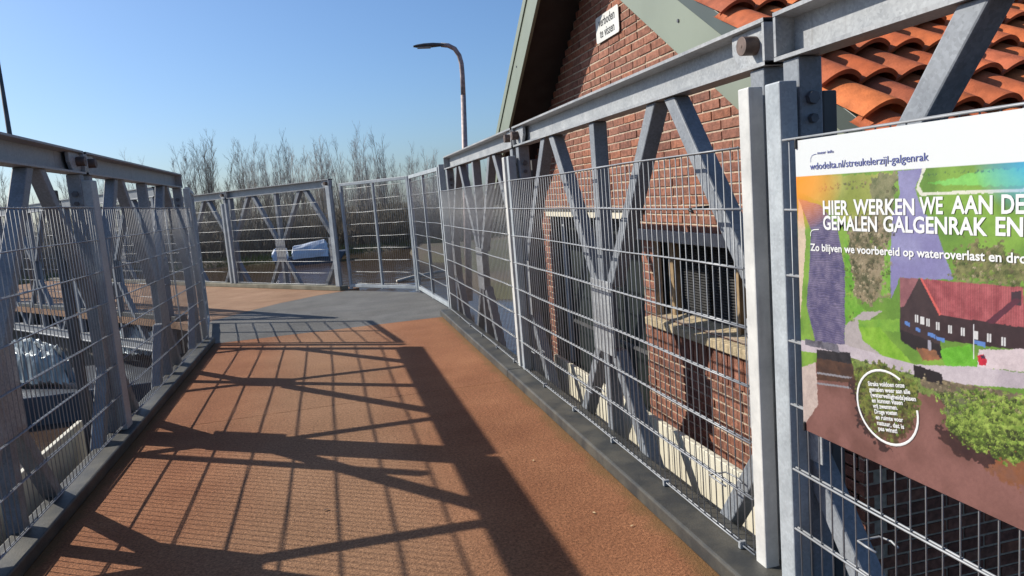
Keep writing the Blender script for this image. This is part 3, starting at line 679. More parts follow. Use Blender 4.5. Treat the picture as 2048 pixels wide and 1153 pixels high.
# ------------------------------------------------------------------ printed information board
P={
 'fieldL': [(0.013, -0.021), (0.381, -0.023), (0.371, -0.135), (0.221, -0.15), (0.103, -0.091), (0.011, -0.062)] ,
 'roadL': [(0.008, -0.081), (0.027, -0.112), (0.037, -0.197), (0.018, -0.314), (-0.003, -0.449), (-0.008, -0.45), (0.002, -0.141)] ,
 'canalL': [(0.008, -0.081), (0.103, -0.098), (0.172, -0.158), (0.198, -0.27), (0.195, -0.473), (0.069, -0.496), (0.03, -0.385), (0.052, -0.253), (0.061, -0.168), (0.031, -0.119)] ,
 'river': [(0.389, -0.021), (0.469, -0.018), (0.442, -0.06), (0.456, -0.1), (0.506, -0.166), (0.549, -0.264), (0.392, -0.273), (0.362, -0.33), (0.361, -0.232), (0.371, -0.123), (0.396, -0.076)] ,
 'pathR': [(0.454, -0.057), (0.465, -0.072), (1.5, -0.06), (1.5, -0.068), (0.459, -0.079), (0.445, -0.065), (0.464, -0.018), (0.474, -0.018)] ,
 'bushM': [(0.222, -0.137), (0.295, -0.124), (0.362, -0.147), (0.334, -0.284), (0.298, -0.351), (0.235, -0.333), (0.21, -0.216)] ,
 'grassM': [(0.201, -0.177), (0.227, -0.268), (0.243, -0.358), (0.289, -0.378), (0.191, -0.474)] ,
 'grassM2': [(0.333, -0.185), (0.365, -0.183), (0.359, -0.331), (0.328, -0.322)] ,
 'bushR': [(0.549, -0.22), (0.592, -0.183), (0.664, -0.181), (0.717, -0.208), (1.1, -0.20), (1.1, -0.27), (0.718, -0.262), (0.546, -0.264)] ,
 'housegable': [(0.392, -0.273), (0.454, -0.27), (0.514, -0.348), (0.511, -0.416), (0.39, -0.4)] ,
 'houseroofL': [(0.392, -0.273), (0.451, -0.27), (0.404, -0.342), (0.391, -0.345)] ,
 'houseroof': [(0.454, -0.27), (0.715, -0.263), (0.725, -0.343), (0.511, -0.347)] ,
 'housewall': [(0.511, -0.347), (0.725, -0.343), (0.726, -0.388), (0.653, -0.395), (0.511, -0.404)] ,
 'shade': [(0.39, -0.394), (0.511, -0.404), (0.517, -0.449), (0.437, -0.441), (0.39, -0.425)] ,
 'grassF': [(0.242, -0.398), (0.39, -0.376), (0.39, -0.407), (0.323, -0.411), (0.251, -0.423)] ,
 'grassF2': [(0.245, -0.417), (0.323, -0.405), (0.436, -0.484), (0.322, -0.476), (0.259, -0.448)] ,
 'grassF3': [(0.511, -0.427), (0.591, -0.401), (0.617, -0.445), (0.531, -0.481)] ,
 'road': [(-0.01, -0.495), (0.191, -0.474), (0.436, -0.477), (0.617, -0.445), (1.5, -0.36), (1.5, -0.40), (0.72, -0.467), (0.578, -0.492), (0.355, -0.507), (0.19, -0.504), (-0.012, -0.529)] ,
 'roadup': [(0.191, -0.474), (0.193, -0.419), (0.261, -0.375), (0.333, -0.362), (0.26, -0.408), (0.287, -0.456), (0.421, -0.478)] ,
 'yard': [(0.614, -0.408), (0.8, -0.370), (1.0, -0.42), (0.719, -0.433), (0.61, -0.446)] ,
 'water': [(-0.017, -0.633), (0.085, -0.529), (0.211, -0.484), (0.247, -0.557), (0.388, -0.525), (0.481, -0.528), (0.51, -0.544), (0.72, -0.49), (1.5, -0.42), (1.5, -0.79), (-0.002, -0.79)] ,
 'quay': [(-0.002, -0.577), (0.066, -0.548), (0.07, -0.672), (0.006, -0.75), (-0.011, -0.755)] ,
 'lock': [(0.072, -0.51), (0.21, -0.492), (0.219, -0.53), (0.071, -0.547)] ,
 'beam1': [(0.07, -0.575), (0.218, -0.557), (0.218, -0.563), (0.069, -0.581)] ,
 'beam2': [(0.068, -0.606), (0.227, -0.583), (0.227, -0.588), (0.068, -0.612)] ,
 'wallR': [(0.451, -0.486), (0.517, -0.495), (0.72, -0.48), (0.72, -0.521), (0.517, -0.53), (0.451, -0.523)] ,
 'bank': [(0.21, -0.504), (0.42, -0.493), (0.459, -0.521), (0.51, -0.526), (0.466, -0.543), (0.209, -0.539)] ,
 'lockR': [(0.433, -0.478), (0.517, -0.481), (0.517, -0.507), (0.433, -0.509)] ,
 'bush1': [(0.229, -0.534), (0.321, -0.495), (0.436, -0.52), (0.447, -0.56), (0.434, -0.625), (0.368, -0.696), (0.29, -0.694), (0.236, -0.615)] ,
 'bush2': [(0.51, -0.532), (0.591, -0.501), (0.72, -0.49), (0.80, -0.573), (0.70, -0.628), (0.604, -0.632), (0.537, -0.607)] ,
 'bush2sh': [(0.495, -0.608), (0.537, -0.607), (0.604, -0.632), (0.666, -0.628), (0.654, -0.654), (0.578, -0.663), (0.509, -0.639)] ,
 'car': [(0.61, -0.421), (0.626, -0.415), (0.634, -0.427), (0.631, -0.439), (0.614, -0.44)] ,
}
def board():
    X0 = 1.309; ub, vt, vb = 1.50, 0.083, -0.766; YB = 1.875
    t = thing('information_board', 'large printed information board with an aerial photograph, tied to the right mesh', 'board', (X0, YB-ub/2, Z(vb)))
    b = MB(); b.box(X0+0.0005, X0+0.004, YB-ub, YB, Z(vb), Z(vt)); b.build('panel', M['panel_back'], t)
    nu, nv = 750, 425
    us = np.linspace(0, ub, nu); vs = np.linspace(vb, vt, nv); UU, VV = np.meshgrid(us, vs); F = UU.size
    u = UU.ravel(); v = VV.ravel(); rg = np.random.default_rng(7)
    def vnoise(sc, seed):
        r = np.random.default_rng(seed); g = r.random((96, 160)); x = (u/sc*1.0+.37) % 158; y = ((v+1)/sc) % 94
        i = x.astype(int); j = y.astype(int); fx = x-i; fy = y-j; fx = fx*fx*(3-2*fx); fy = fy*fy*(3-2*fy)
        return (g[j, i]*(1-fx)+g[j, i+1]*fx)*(1-fy)+(g[j+1, i]*(1-fx)+g[j+1, i+1]*fx)*fy
    wob = (vnoise(.012, 1)-.5)*.007+(vnoise(.0053, 21)-.5)*.006; wob2 = (vnoise(.012, 2)-.5)*.007+(vnoise(.0053, 22)-.5)*.006
    def inside(poly, w=1.0):
        x = u+wob*w; y = v+wob2*w; r = np.zeros(F, bool); p = np.array(poly); m = len(p)
        for i in range(m):
            (x1, y1), (x2, y2) = p[i], p[(i+1) % m]
            if y1 == y2: continue
            c = ((y1 > y) != (y2 > y)) & (x < (x2-x1)*(y-y1)/(y2-y1)+x1); r ^= c
        return r
    def s2l(c): c = np.array(c, float)/255; return np.where(c <= .04045, c/12.92, ((c+.055)/1.055)**2.4)
    C = np.zeros((F, 3))
    n1 = vnoise(.05, 3); n2 = .45*vnoise(.019, 4)+.32*vnoise(.0093, 14)+.23*rg.random(F); n3 = .5*vnoise(.0071, 5)+.5*rg.random(F)
    def put(msk, c, c2=None, nz=None):
        a = s2l(c)
        if c2 is None: C[msk] = a*(0.85+0.3*n3[msk, None])
        else: q = (n2 if nz is None else nz)[msk, None]; q = np.clip((q-.25)/.5, 0, 1); C[msk] = (a*(1-q)+s2l(c2)*q)*(0.85+0.3*n3[msk, None])
    al = np.ones(F, bool)
    put(al, (92, 128, 50), (120, 156, 62), n1)
    put(inside(P['fieldL']), (128, 138, 62), (156, 160, 86), n1)
    put(inside([(.30, -.03), (.39, -.02), (.37, -.14), (.36, -.33), (.29, -.33), (.30, -.15)], 2), (88, 96, 62), (138, 134, 100))
    put(inside(P['roadL'], .4), (196, 178, 156))
    put(inside([(.03, -.385), (.052, -.253), (.061, -.168), (.075, -.17), (.066, -.26), (.05, -.39), (.078, -.49), (.05, -.50)], .6), (92, 140, 52), (130, 150, 70))
    k = inside(P['canalL'], .3); put(k, (74, 70, 104), (112, 104, 130))
    rip = 0.70+0.6*(0.5+0.5*np.sin(v*1050+9*vnoise(.02, 9))); C[k] *= rip[k, None]
    k = inside(P['river'], .4); put(k, (122, 118, 160), (136, 134, 172), n1)
    put(inside([(.62, -.03), (1.5, -.02), (1.5, -.10), (.48, -.055)], .8), (96, 166, 64), (122, 188, 92), n1)
    put(inside(P['pathR'], .2), (206, 206, 190))
    put(inside(P['grassM'], .8), (86, 140, 40), (116, 160, 60)); put(inside(P['grassM2'], .5), (104, 150, 52), (120, 160, 70))
    put(inside(P['bushM'], 3), (70, 74, 48), (146, 132, 108)); put(inside(P['bushR'], 4), (70, 78, 42), (132, 130, 84))
    put(inside(P['roadup'], .4), (160, 152, 152)); put(inside(P['grassF'], .6), (96, 142, 52), (120, 160, 60)); put(inside(P['grassF2'], .6), (104, 150, 40), (130, 170, 60))
    put(inside(P['water'], .3), (108, 74, 68), (126, 88, 82), n1)
    put(inside([(.55, -.62), (.72, -.60), (.9, -.64), (.85, -.69), (.65, -.67)], 3), (128, 80, 52), (116, 80, 66))
    put(inside(P['shade'], .4), (38, 32, 36)); put(inside(P['housegable'], .1), (52, 40, 44), (64, 50, 52)); put(inside(P['houseroofL'], .1), (122, 78, 84), (140, 92, 96))
    k = inside(P['houseroof'], .1); put(k, (132, 62, 68), (164, 88, 92)); C[k] *= (0.85+0.25*(np.sin(u*1100) > 0))[k, None]
    put(inside(P['housewall'], .1), (48, 34, 38), (60, 44, 48))
    put(inside([(.454, -.268), (.460, -.268), (.515, -.345), (.510, -.350)], .05), (196, 92, 86))
    put(inside([(.69, -.275), (.712, -.270), (.712, -.30), (.69, -.30)], .1), (60, 44, 52))
    put(inside([(.63, -.345), (.70, -.285), (.712, -.29), (.65, -.346)], .1), (84, 42, 56))
    for i in range(9):
        a = .437+i*.0175 if i < 3 else .50+(i-3)*.0335; y = -.356-(.002*i if i < 3 else .006+.001*i)
        put(inside([(a, y), (a+.0105, y), (a+.0105, y-.018), (a, y-.018)], 0), (196, 196, 196)); put(inside([(a+.0046, y), (a+.0058, y), (a+.0058, y-.018), (a+.0046, y-.018)], 0), (70, 60, 70))
    for a, w_, y in ((.405, .016, -.376), (.440, .013, -.386), (.475, .022, -.392), (.50, .024, -.397), (.60, .03, -.388)):
        put(inside([(a, y), (a+w_, y-.002), (a+w_, y-.012), (a, y-.008)], .1), (84, 120, 180))
    put(inside([(.475, -.41), (.484, -.41), (.488, -.452), (.478, -.452)], .1), (150, 148, 160)); put(inside([(.44, -.437), (.50, -.43), (.512, -.452), (.46, -.462)], .8), (150, 98, 70), (110, 78, 58))
    put(inside(P['grassF3'], .5), (84, 150, 36), (110, 176, 60)); put(inside(P['yard'], .3), (188, 174, 178), (200, 186, 190), n1)
    put(inside(P['bank'], 1.5), (92, 110, 52), (120, 134, 76)); put(inside(P['wallR'], .8), (90, 80, 66), (118, 106, 86))
    put(inside(P['road'], .3), (166, 156, 164), (182, 172, 178), n1); put(inside(P['lockR'], .4), (34, 30, 34)); put(inside(P['lock'], .2), (30, 30, 36), (52, 50, 54))
    put(inside([(.07, -.535), (.22, -.52), (.235, -.57), (.07, -.60)], .5), (84, 60, 48), (60, 44, 40)); put(inside(P['beam1'], .1), (130, 128, 134)); put(inside(P['beam2'], .1), (130, 128, 134))
    put(inside([(.02, -.488), (.16, -.478), (.17, -.50), (.02, -.505)], .4), (110, 108, 118), (60, 58, 70)); put(inside(P['quay'], .4), (168, 152, 146), (188, 172, 164))
    put(inside([(.20, -.55), (.25, -.57), (.30, -.70), (.37, -.712), (.33, -.73), (.24, -.68)], 4), (66, 44, 44), (54, 40, 40))
    put(inside(P['bush2sh'], 2), (52, 34, 36), (66, 44, 42))
    put(inside(P['bush1'], 3), (58, 62, 32), (124, 128, 64)); put(inside(P['bush2'], 4), (74, 98, 36), (150, 172, 82)); put(inside([(.51, -.53), (.60, -.50), (.58, -.56), (.53, -.57)], 3), (110, 108, 84), (80, 84, 60))
    put(inside([(.25, -.65), (.43, -.60), (.434, -.635), (.368, -.696), (.29, -.694)], 3), (70, 50, 40), (96, 80, 56))
    def clumps(poly, n, r0, r1, cols, seed):
        r_ = np.random.default_rng(seed); p = np.array(poly); lo = p.min(0); hi = p.max(0)
        for _ in range(n):
            cx, cy = r_.uniform(lo, hi); rr_ = r_.uniform(r0, r1)
            k = 0; m = len(p)
            for i in range(m):
                (x1, y1), (x2, y2) = p[i], p[(i+1) % m]
                if (y1 > cy) != (y2 > cy) and cx < (x2-x1)*(cy-y1)/(y2-y1)+x1: k ^= 1
            if not k or cx > ub-.02: continue
            i0 = max(0, int((cx-rr_)/ub*(nu-1))); i1 = min(nu, int((cx+rr_)/ub*(nu-1))+2); j0 = max(0, int((cy-rr_-vb)/(vt-vb)*(nv-1))); j1 = min(nv, int((cy+rr_-vb)/(vt-vb)*(nv-1))+2)
            if i1 <= i0 or j1 <= j0: continue
            gx, gy = np.meshgrid(us[i0:i1]-cx, vs[j0:j1]-cy); d = np.hypot(gx, gy*1.2)/rr_
            w_ = (d < 1)*r_.uniform(.5, .95)*(r_.random(d.shape) > .25)
            c = s2l(cols[r_.integers(len(cols))])*np.clip(1.0+(gy-gx*.6)/rr_*.45, .45, 1.6)[..., None]
            G = C.reshape(nv, nu, 3); G[j0:j1, i0:i1] = G[j0:j1, i0:i1]*(1-w_[..., None])+c*w_[..., None]
    GR = ((82, 104, 40), (108, 128, 54), (56, 70, 30), (128, 146, 68), (40, 48, 26)); BR = ((132, 118, 92), (96, 88, 62), (66, 62, 42), (158, 146, 120))
    clumps(P['bushM'], 420, .002, .006, BR+((60, 64, 40),), 1); clumps(P['bushR'], 520, .002, .007, GR[:3]+BR, 2)
    clumps(P['bush1'], 900, .002, .006, GR[:3]+BR[1:3]+((44, 40, 30),), 3); clumps(P['bush2'], 1500, .002, .007, GR+((100, 130, 48), (140, 160, 74)), 4); clumps([(.51, -.585), (.60, -.60), (.72, -.55), (.74, -.61), (.66, -.635), (.60, -.636), (.53, -.612)], 420, .002, .006, ((48, 58, 28), (70, 84, 36), (38, 40, 26)), 14)
    clumps([(.23, -.14), (.36, -.05), (.39, -.05), (.36, -.33), (.33, -.35), (.30, -.20)], 160, .003, .008, BR+GR[:3], 5)
    clumps(P['bank'], 140, .002, .006, GR, 6); clumps(P['wallR'], 90, .002, .005, BR, 7)
    clumps([(.18, -.18), (.215, -.26), (.235, -.40), (.215, -.42), (.20, -.30)], 90, .002, .007, GR, 8)
    clumps([(.09, -.045), (.30, -.035), (.30, -.055), (.09, -.062)], 70, .002, .005, ((104, 92, 62), (132, 116, 84), (78, 84, 52)), 9)
    clumps([(.46, -.030), (.74, -.028), (.74, -.034), (.46, -.036)], 60, .0015, .003, ((70, 100, 60), (60, 84, 66)), 10)
    put(inside(P['car'], .1), (186, 34, 56), (140, 30, 50)); put(inside([(.618, -.419), (.627, -.417), (.630, -.424), (.620, -.426)], 0), (60, 40, 60))
    put(inside([(.6005, -.355), (.6025, -.355), (.6025, -.43), (.6005, -.43)], 0), (210, 210, 214))
    # printed colour fades: orange at the left corner, blue at the right
    o_ = np.clip(1-np.hypot(u*0.95, (v+.02)*1.25)/.19, 0, 1)[:, None]**0.8; C = C*(1-o_)+s2l((246, 146, 30))*o_
    bl = np.clip(1-np.hypot((u-.76)*1.0, (v+.02)*1.5)/.16, 0, 1)[:, None]**0.9; C = C*(1-bl)+s2l((40, 160, 214))*bl
    C *= 0.80; hd = v > -.0185; C[hd] = (0.555, 0.575, 0.575)
    me = bpy.data.meshes.new('print'); co = np.stack([np.full(F, X0), YB-u, Z(v)], 1)
    idx = np.arange(F).reshape(nv, nu); q = np.stack([idx[:-1, :-1], idx[1:, :-1], idx[1:, 1:], idx[:-1, 1:]], -1).reshape(-1, 4)
    me.vertices.add(F); me.vertices.foreach_set('co', co.ravel().astype(np.float32))
    me.loops.add(q.size); me.loops.foreach_set('vertex_index', q.ravel().astype(np.int32))
    me.polygons.add(len(q)); me.polygons.foreach_set('loop_start', np.arange(0, q.size, 4, dtype=np.int32))
    me.update(calc_edges=True)
    at = me.attributes.new('print', 'FLOAT_COLOR', 'POINT'); at.data.foreach_set('color', np.concatenate([C, np.ones((F, 1))], 1).ravel().astype(np.float32))
    me.materials.append(M['print']); o = bpy.data.objects.new('printed_picture', me); COL.objects.link(o); o.parent = t
    XT = X0-0.0012; R_ = (0, -1, 0); K_ = (0, 0, 1)
    def tx(name, s, size, m, uu, vv, width=None, bold=0.0, rot=0.0, sx=1.0):
        d = Vector((0, -math.cos(rot), math.sin(rot))); e = Vector((0, math.sin(rot), math.cos(rot)))
        ob = text(name, s, size, m, (XT, YB-uu, Z(vv)), d, e, t, sx, 'LEFT', bold, 0.0003)
        if width:
            ys = [q.co.y for q in ob.data.vertices]; w0 = max(ys)-min(ys); kx = width/w0; y0 = YB-uu
            for q in ob.data.vertices: q.co.y = y0+(q.co.y-y0)*kx
        return ob
    tx('caption_text', 'meer info', .0115, M['blue_ink'], .098, .0385, .066)
    tx('address_text', 'wdodelta.nl/streukelerzijl-galgenrak', .0265, M['blue_ink'], .0657, -.0015, .417)
    for s, uu, vv, w_ in (('HIER', .1142, -.1245, .102), ('WERKEN', .239, -.1225, .2035), ('WE', .4573, -.1195, .0665), ('AAN', .5466, -.1185, .103), ('DE', .6657, -.1175, .051)):
        tx('headline_text', s, .0530, M['white_ink'], uu, vv, w_, .0013)
    for s, uu, vv, w_ in (('GEMALEN', .1147, -.1650, .2045), ('GALGENRAK', .340, -.1635, .2945), ('EN', .6521, -.162, .0615)):
        tx('headline_text', s, .0525, M['white_ink'], uu, vv, w_, .0013)
    tx('subtitle_text', 'Zo blijven we voorbereid op wateroverlast en droogte', .0285, M['white_ink'], .0585, -.2265, .727, .0006, 0.02)
    for i, s in enumerate(('Straks voldoen onze', 'gemalen weer aan alle', '(waterveiligheids)eisen', 'en kunnen vissen', 'vrij zwemmen.', 'Droge voeten', 'en ruimte voor', 'natuur, dat is', 'pas winst!')):
        tx('quote_text', s, .0160, M['white_ink'], .279+i*.0043, -.5655-i*.0137, len(s)*.00665, .0004, .19)
    # white line marks: brackets and an open ring
    def line(name, pts, w_, m):
        b = MB(); b.path([(XT, YB-a, Z(c)) for a, c in pts], w_, n=6)
        o = b.build(name, m, t)
        for q in o.data.vertices: q.co.x = XT+(q.co.x-XT)*0.15
    line('bracket_mark', [(.060, -.186), (.061, -.176), (.066, -.170), (.075, -.1675), (.097, -.166)], .0014, M['white_ink'])
    line('bracket_mark', [(.068, .019), (.069, .029), (.074, .036), (.082, .039), (.094, .040)], .0007, M['blue_ink'])
    ring = []
    for i in range(34):
        a = math.radians(62+i*9.4); ring.append((.341+.104*math.cos(a), -.607+.093*math.sin(a)))
    line('ring_mark', ring, .0032, M['white_ink'])
    for uu, vv in ((.006, .076), (.008, -.752)):
        b = MB(); b.box(X0-0.006, X0+0.02, YB-uu-.004, YB-uu+.004, Z(vv)-.016, Z(vv)+.012); b.build('cable_tie', M['black_tie'], t, bevel=.003)
    settle(t)
board()

# ------------------------------------------------------------------ street lamp, mast
lam = thing('street_lamp', 'weathered street lamp with a bent arm behind the right truss', 'street lamp', (3.03, 17, Z(-2.42)))
b = MB(); b.path([(3.03, 17, Z(-2.42)), (3.17, 17, Z(0)), (3.305, 17, Z(2.3))], [0.085, 0.075, 0.058], 14); b.build('pole', M['lamp_pole'], lam, smooth=True)
b = MB(); pts = [(3.305, 17, Z(2.28)), (3.325, 17, Z(2.75)), (3.325, 17, Z(3.0)), (3.29, 17, Z(3.18)), (3.20, 17, Z(3.33)), (3.06, 17, Z(3.405)), (2.90, 17, Z(3.425))]
b.path(pts, [0.056, 0.054, 0.054, 0.054, 0.053, 0.052, 0.050], 14); b.build('arm', M['lamp_pole'], lam, smooth=True)
b = MB()
sec = [(2.96, .055, .045), (2.80, .075, .055), (2.70, .12, .06), (2.50, .135, .055), (2.35, .10, .04), (2.27, .05, .02)]
v = []; f = []
for x, wy, hz in sec:
    for k in range(12):
        a = 2*math.pi*k/12; v.append((x, 17+wy*math.cos(a), Z(3.42-(2.9-x)*0.02)+hz*math.sin(a)*(1 if math.sin(a) > 0 else 0.6)))
for i in range(len(sec)-1):
    for k in range(12): f.append((i*12+k, i*12+(k+1) % 12, (i+1)*12+(k+1) % 12, (i+1)*12+k))
f += [tuple(range(12)), tuple(range(60+11, 59, -1))]
b.add(v, f); b.build('lamp_head', M['lamp_head'], lam, smooth=True)
b = MB(); b.box(2.36, 2.66, 16.93, 17.07, Z(3.365), Z(3.385)); b.build('lamp_lens', M['lens'], lam)
settle(lam)
b = MB(); b.path([(-6.99, 20, Z(-2.7)), (-7.0, 20, Z(1.2)), (-7.0, 20, Z(5.2))], [0.07, 0.06, 0.035], 10)
tag(b.build('mast', M['dark_steel'], smooth=True), 'thin dark mast rising behind the left railing', 'mast')

# ------------------------------------------------------------------ boat under blue cover, silver sheeting, plank
rc = random.Random(11)
def crumple(xs, ys, hf, seed, amp):
    rn = np.random.default_rng(seed); nx, ny = len(xs), len(ys); ph = rn.random((7, 3))*6.28; fr = rn.uniform(2, 9, (7, 2))
    v = []; f = []
    for j, y in enumerate(ys):
        for i, x in enumerate(xs):
            h = hf(i/(nx-1), j/(ny-1)); c = sum(abs(math.sin(fr[k, 0]*x+fr[k, 1]*y+ph[k, 0]))*amp/(1+k*.4) for k in range(7))
            v.append((x, y, h+c*(0.3 if h <= 0.02 else 1)))
    for j in range(ny-1):
        for i in range(nx-1): f.append((j*nx+i, j*nx+i+1, (j+1)*nx+i+1, (j+1)*nx+i))
    return v, f
bt = thing('covered_boat', 'boat under a shiny blue grey cover moored at the far bank', 'boat', (-0.9, 37.5, Z(-2.6)))
b = MB(); b.prism([(-2.6, 37.0, Z(-2.75)), (0.3, 36.9, Z(-2.75)), (0.75, 37.0, Z(-2.12)), (-2.7, 37.0, Z(-2.25))], (0, 1.2, 0)); b.build('hull', M['hull'], bt, bevel=.06)
def cover(name, sec, y, wid):
    b = MB(); v = []; f = []; n = 14; rn = random.Random(5)
    for x, zt in sec:
        for k in range(n):
            a = math.pi*k/(n-1); yy = y-wid*math.cos(a); zz = -2.30+(zt+2.30)*min(1, 1.25*math.sin(a))
            v.append((x+rn.uniform(-.03, .03), yy+rn.uniform(-.03, .03), Z(zz)+rn.uniform(-.03, .03)))
    for i in range(len(sec)-1):
        for k in range(n-1): f.append((i*n+k, i*n+k+1, (i+1)*n+k+1, (i+1)*n+k))
    f += [tuple(range(n)), tuple(range((len(sec)-1)*n+n-1, (len(sec)-1)*n-1, -1))]
    b.add(v, f); return b.build(name, M['tarp_blue'], bt)
cover('cover', [(-2.75, -1.95), (-2.6, -1.75), (-2.3, -1.74), (-2.08, -1.80), (-2.02, -2.05)], 37.55, .6)
cover('cover', [(-1.82, -1.95), (-1.74, -1.72), (-1.3, -1.66), (-0.9, -1.60), (-0.5, -1.55), (-0.25, -1.52), (-0.12, -1.75)], 37.55, .7)
settle(bt)
def heap(name, cx, cy, cz, sx, sy, h, seed, label):
    xs = np.linspace(-sx, sx, 26); ys = np.linspace(-sy, sy, 18)
    def hf(a, c):
        r = (2*a-1)**2+(2*c-1)**2; return max(0, 1-r)**0.5*h
    v, f = crumple(xs, ys, hf, seed, h*0.14); v = [(x+rc.uniform(-.02, .02), y+rc.uniform(-.02, .02), z+rc.uniform(-.035, .035)) for x, y, z in v]
    b = MB(); b.add([(cx+x*0.75-y*0.6, cy+x*-0.4+y*0.8, cz+z) for x, y, z in v], f)
    return tag(b.build(name, M['tarp_silver']), label, 'sheeting', 'silver sheeting')
heap('silver_sheeting', -4.35, 11.9, Z(-2.15), .75, .6, .45, 3, 'crumpled silver sheeting below the left railing, left of the joint post')
heap('silver_sheeting', -3.05, 12.4, Z(-2.00), .45, .5, .30, 8, 'smaller crumpled silver sheeting below the left railing, right of the joint post')
pont = MB(); pont.box(-7.4, -2.35, 11.0, 13.0, Z(-2.75), Z(-2.2)); 
tag(pont.build('pontoon', M['hull'], bevel=.02), 'dark floating pontoon carrying the silver sheeting', 'pontoon')
b = MB(); b.path([(2.0, 24.4, Z(-2.56)), (2.7, 24.8, Z(-2.50)), (3.7, 25.0, Z(-2.44))], [0.05, 0.06, 0.05], 8)
tag(b.build('plank', M['pale_wood'], smooth=True), 'pale timber floating on the brown water beyond the gate', 'timber')
b = MB(); q0 = P2+U2*2.2+N2*0.2; b.prism([q0+Vector((0, 0, Z(-2.0))), q0+U2*14+Vector((0, 0, Z(-2.0))), q0+U2*14+N2*2.35+Vector((0, 0, Z(-2.0))), q0+N2*2.35+Vector((0, 0, Z(-2.0)))], (0, 0, -2.0))  # dark wall added to cover bright sky reflections in the water
tag(b.build('added_dark_wall', M['concrete'], bevel=.02), 'dark wall added under the second bridge to cover the bright water', 'wall')
b = MB(); b.path([(-1.66, 8.565, Z(.13)), (-1.662, 8.57, Z(-.45)), (-1.657, 8.568, Z(-1.0)), (-1.66, 8.56, Z(-1.44))], [.008]*4, 6)
tag(b.build('cable', M['post_white'], smooth=True), 'thin white cable hanging down outside the far left truss', 'cable')
# piers under the landing
for i, (x, y, lab) in enumerate(((-1.2, 9.6, 'concrete pier under the left of the landing'), (0.9, 10.2, 'concrete pier under the right of the landing'))):
    b = MB(); b.box(x-0.3, x+0.3, y-0.3, y+0.3, Z(-3.8), -0.102); tag(b.build('pier', M['concrete'], bevel=.02), lab, 'pier')

# ------------------------------------------------------------------ trees on the far bank
def make_tree(seed, h, stems, spread, dense, lean=0.0):
    """bare winter tree: returns (trunk MB, crown MB)"""
    rn = random.Random(seed); tr = MB(); cr = MB()
    def twig(p, d, ln, r, depth):
        q = p+d*ln; cr.tube(p, q, r, r*0.45, n=3, cap=False)
        if depth <= 0: return
        for i in range(3 if depth > 1 else rn.randint(2, 3)):
            t = rn.uniform(.3, .95); a = p+(q-p)*t
            dd = (d+Vector((rn.gauss(0, .36), rn.gauss(0, .36), rn.uniform(.05, .4)))).normalized()
            twig(a, dd, ln*rn.uniform(.45, .75), r*0.62, depth-1)
    for s in range(stems):
        base = Vector((rn.gauss(0, .22)*(stems > 1), rn.gauss(0, .22)*(stems > 1), 0)); d = Vector((rn.gauss(lean, spread), rn.gauss(0, spread), 1)).normalized()
        hh = h*(rn.uniform(.62, 1.0) if s else 1.0); n = 8; pts = [base]
        for i in range(n):
            d = (d+Vector((rn.gauss(0, .018), rn.gauss(0, .018), .03))).normalized(); pts.append(pts[-1]+d*hh/n)
        r0 = rn.uniform(.022, .036)*h/6.7; rs = [r0*(1-i/(n+0.4))+.004 for i in range(n+1)]
        tr.path(pts, rs, 4)
        for i in range(dense):
            t = rn.uniform(.28, .98)*n; j = min(int(t), n-1); p = pts[j]+(pts[j+1]-pts[j])*(t-j)
            a = rn.uniform(0, 6.283); up_ = rn.uniform(.9, 1.9); dd = Vector((math.cos(a)*.6, math.sin(a)*.6, up_)).normalized()
            twig(p, dd, hh*rn.uniform(.06, .15)*(1.25-.6*t/n), r0*.20, 2)
    return tr, cr
def tree_proto(name, seed, h, stems, spread, dense, m, label, group, loc, lean=0.0):
    tr, cr = make_tree(seed, h, stems, spread, dense, lean)
    t = thing(name, label, 'tree', (0, 0, 0), group); tr.build('trunk', M[m], t); cr.build('crown', M[m], t); t.location = loc; return t
def dup(root, loc, rz, sc, label=None):
    r = root.copy(); COL.objects.link(r); r.location = loc; r.rotation_euler = (0, 0, rz); r.scale = (sc, sc, sc)
    if label: r['label'] = label
    for ch in list(root.children):
        c = ch.copy(); COL.objects.link(c); c.parent = r
    return r
GZ = Z(-2.30)
rt_ = random.Random(21)
GRP = 'slender bare trees along the far bank'; LAB = 'slender bare tree in the dense row along the far bank'
protos = [tree_proto('bare_tree', 31+i, 6.7, (4, 6, 3, 5, 7)[i], (.05, .08, .03, .06, .10)[i], (26, 22, 34, 24, 20)[i], 'bark', LAB, GRP, (0, 0, -60)) for i in range(5)]
spots = []
x = -4.9
while x < 7.2:
    spots.append((x+rt_.uniform(-.12, .12), rt_.uniform(47, 55), (rt_.uniform(.80, 1.06) if rt_.random() > .25 else rt_.uniform(.55, .8))*(1.0 if x < 5 else .86))); x += rt_.choice((.14, .18, .24, .3, .36))
for x in (-8.6, -8.2, -4.9): spots.append((x, rt_.uniform(48, 52), rt_.uniform(.93, 1.1)))
x = -24.0
while x < -9: spots.append((x, rt_.uniform(48, 56), rt_.uniform(.75, .98))); x += rt_.uniform(.6, 1.1)
x = 8.0
while x < 13: spots.append((x, rt_.uniform(50, 56), rt_.uniform(.55, .75))); x += .6
for i, (x, y, s) in enumerate(spots):
    p = protos[i % 5]
    if i < 5: p.location = (x, y, GZ); p.scale = (s, s, s); p.rotation_euler = (0, 0, rt_.uniform(0, 6))
    else: dup(p, (x, y, GZ), rt_.uniform(0, 6.283), s)
tree_proto('bare_tree', 77, 6.9, 18, .17, 40, 'bark_dark', 'dark bushy bare tree with a dense crown behind the left end post', None, (-6.75, 46.5, GZ))
tree_proto('bare_tree', 79, 6.7, 8, .09, 34, 'bark_dark', 'tall narrow bare tree just right of the dense dark crown on the far bank', None, (-5.15, 47.5, GZ))
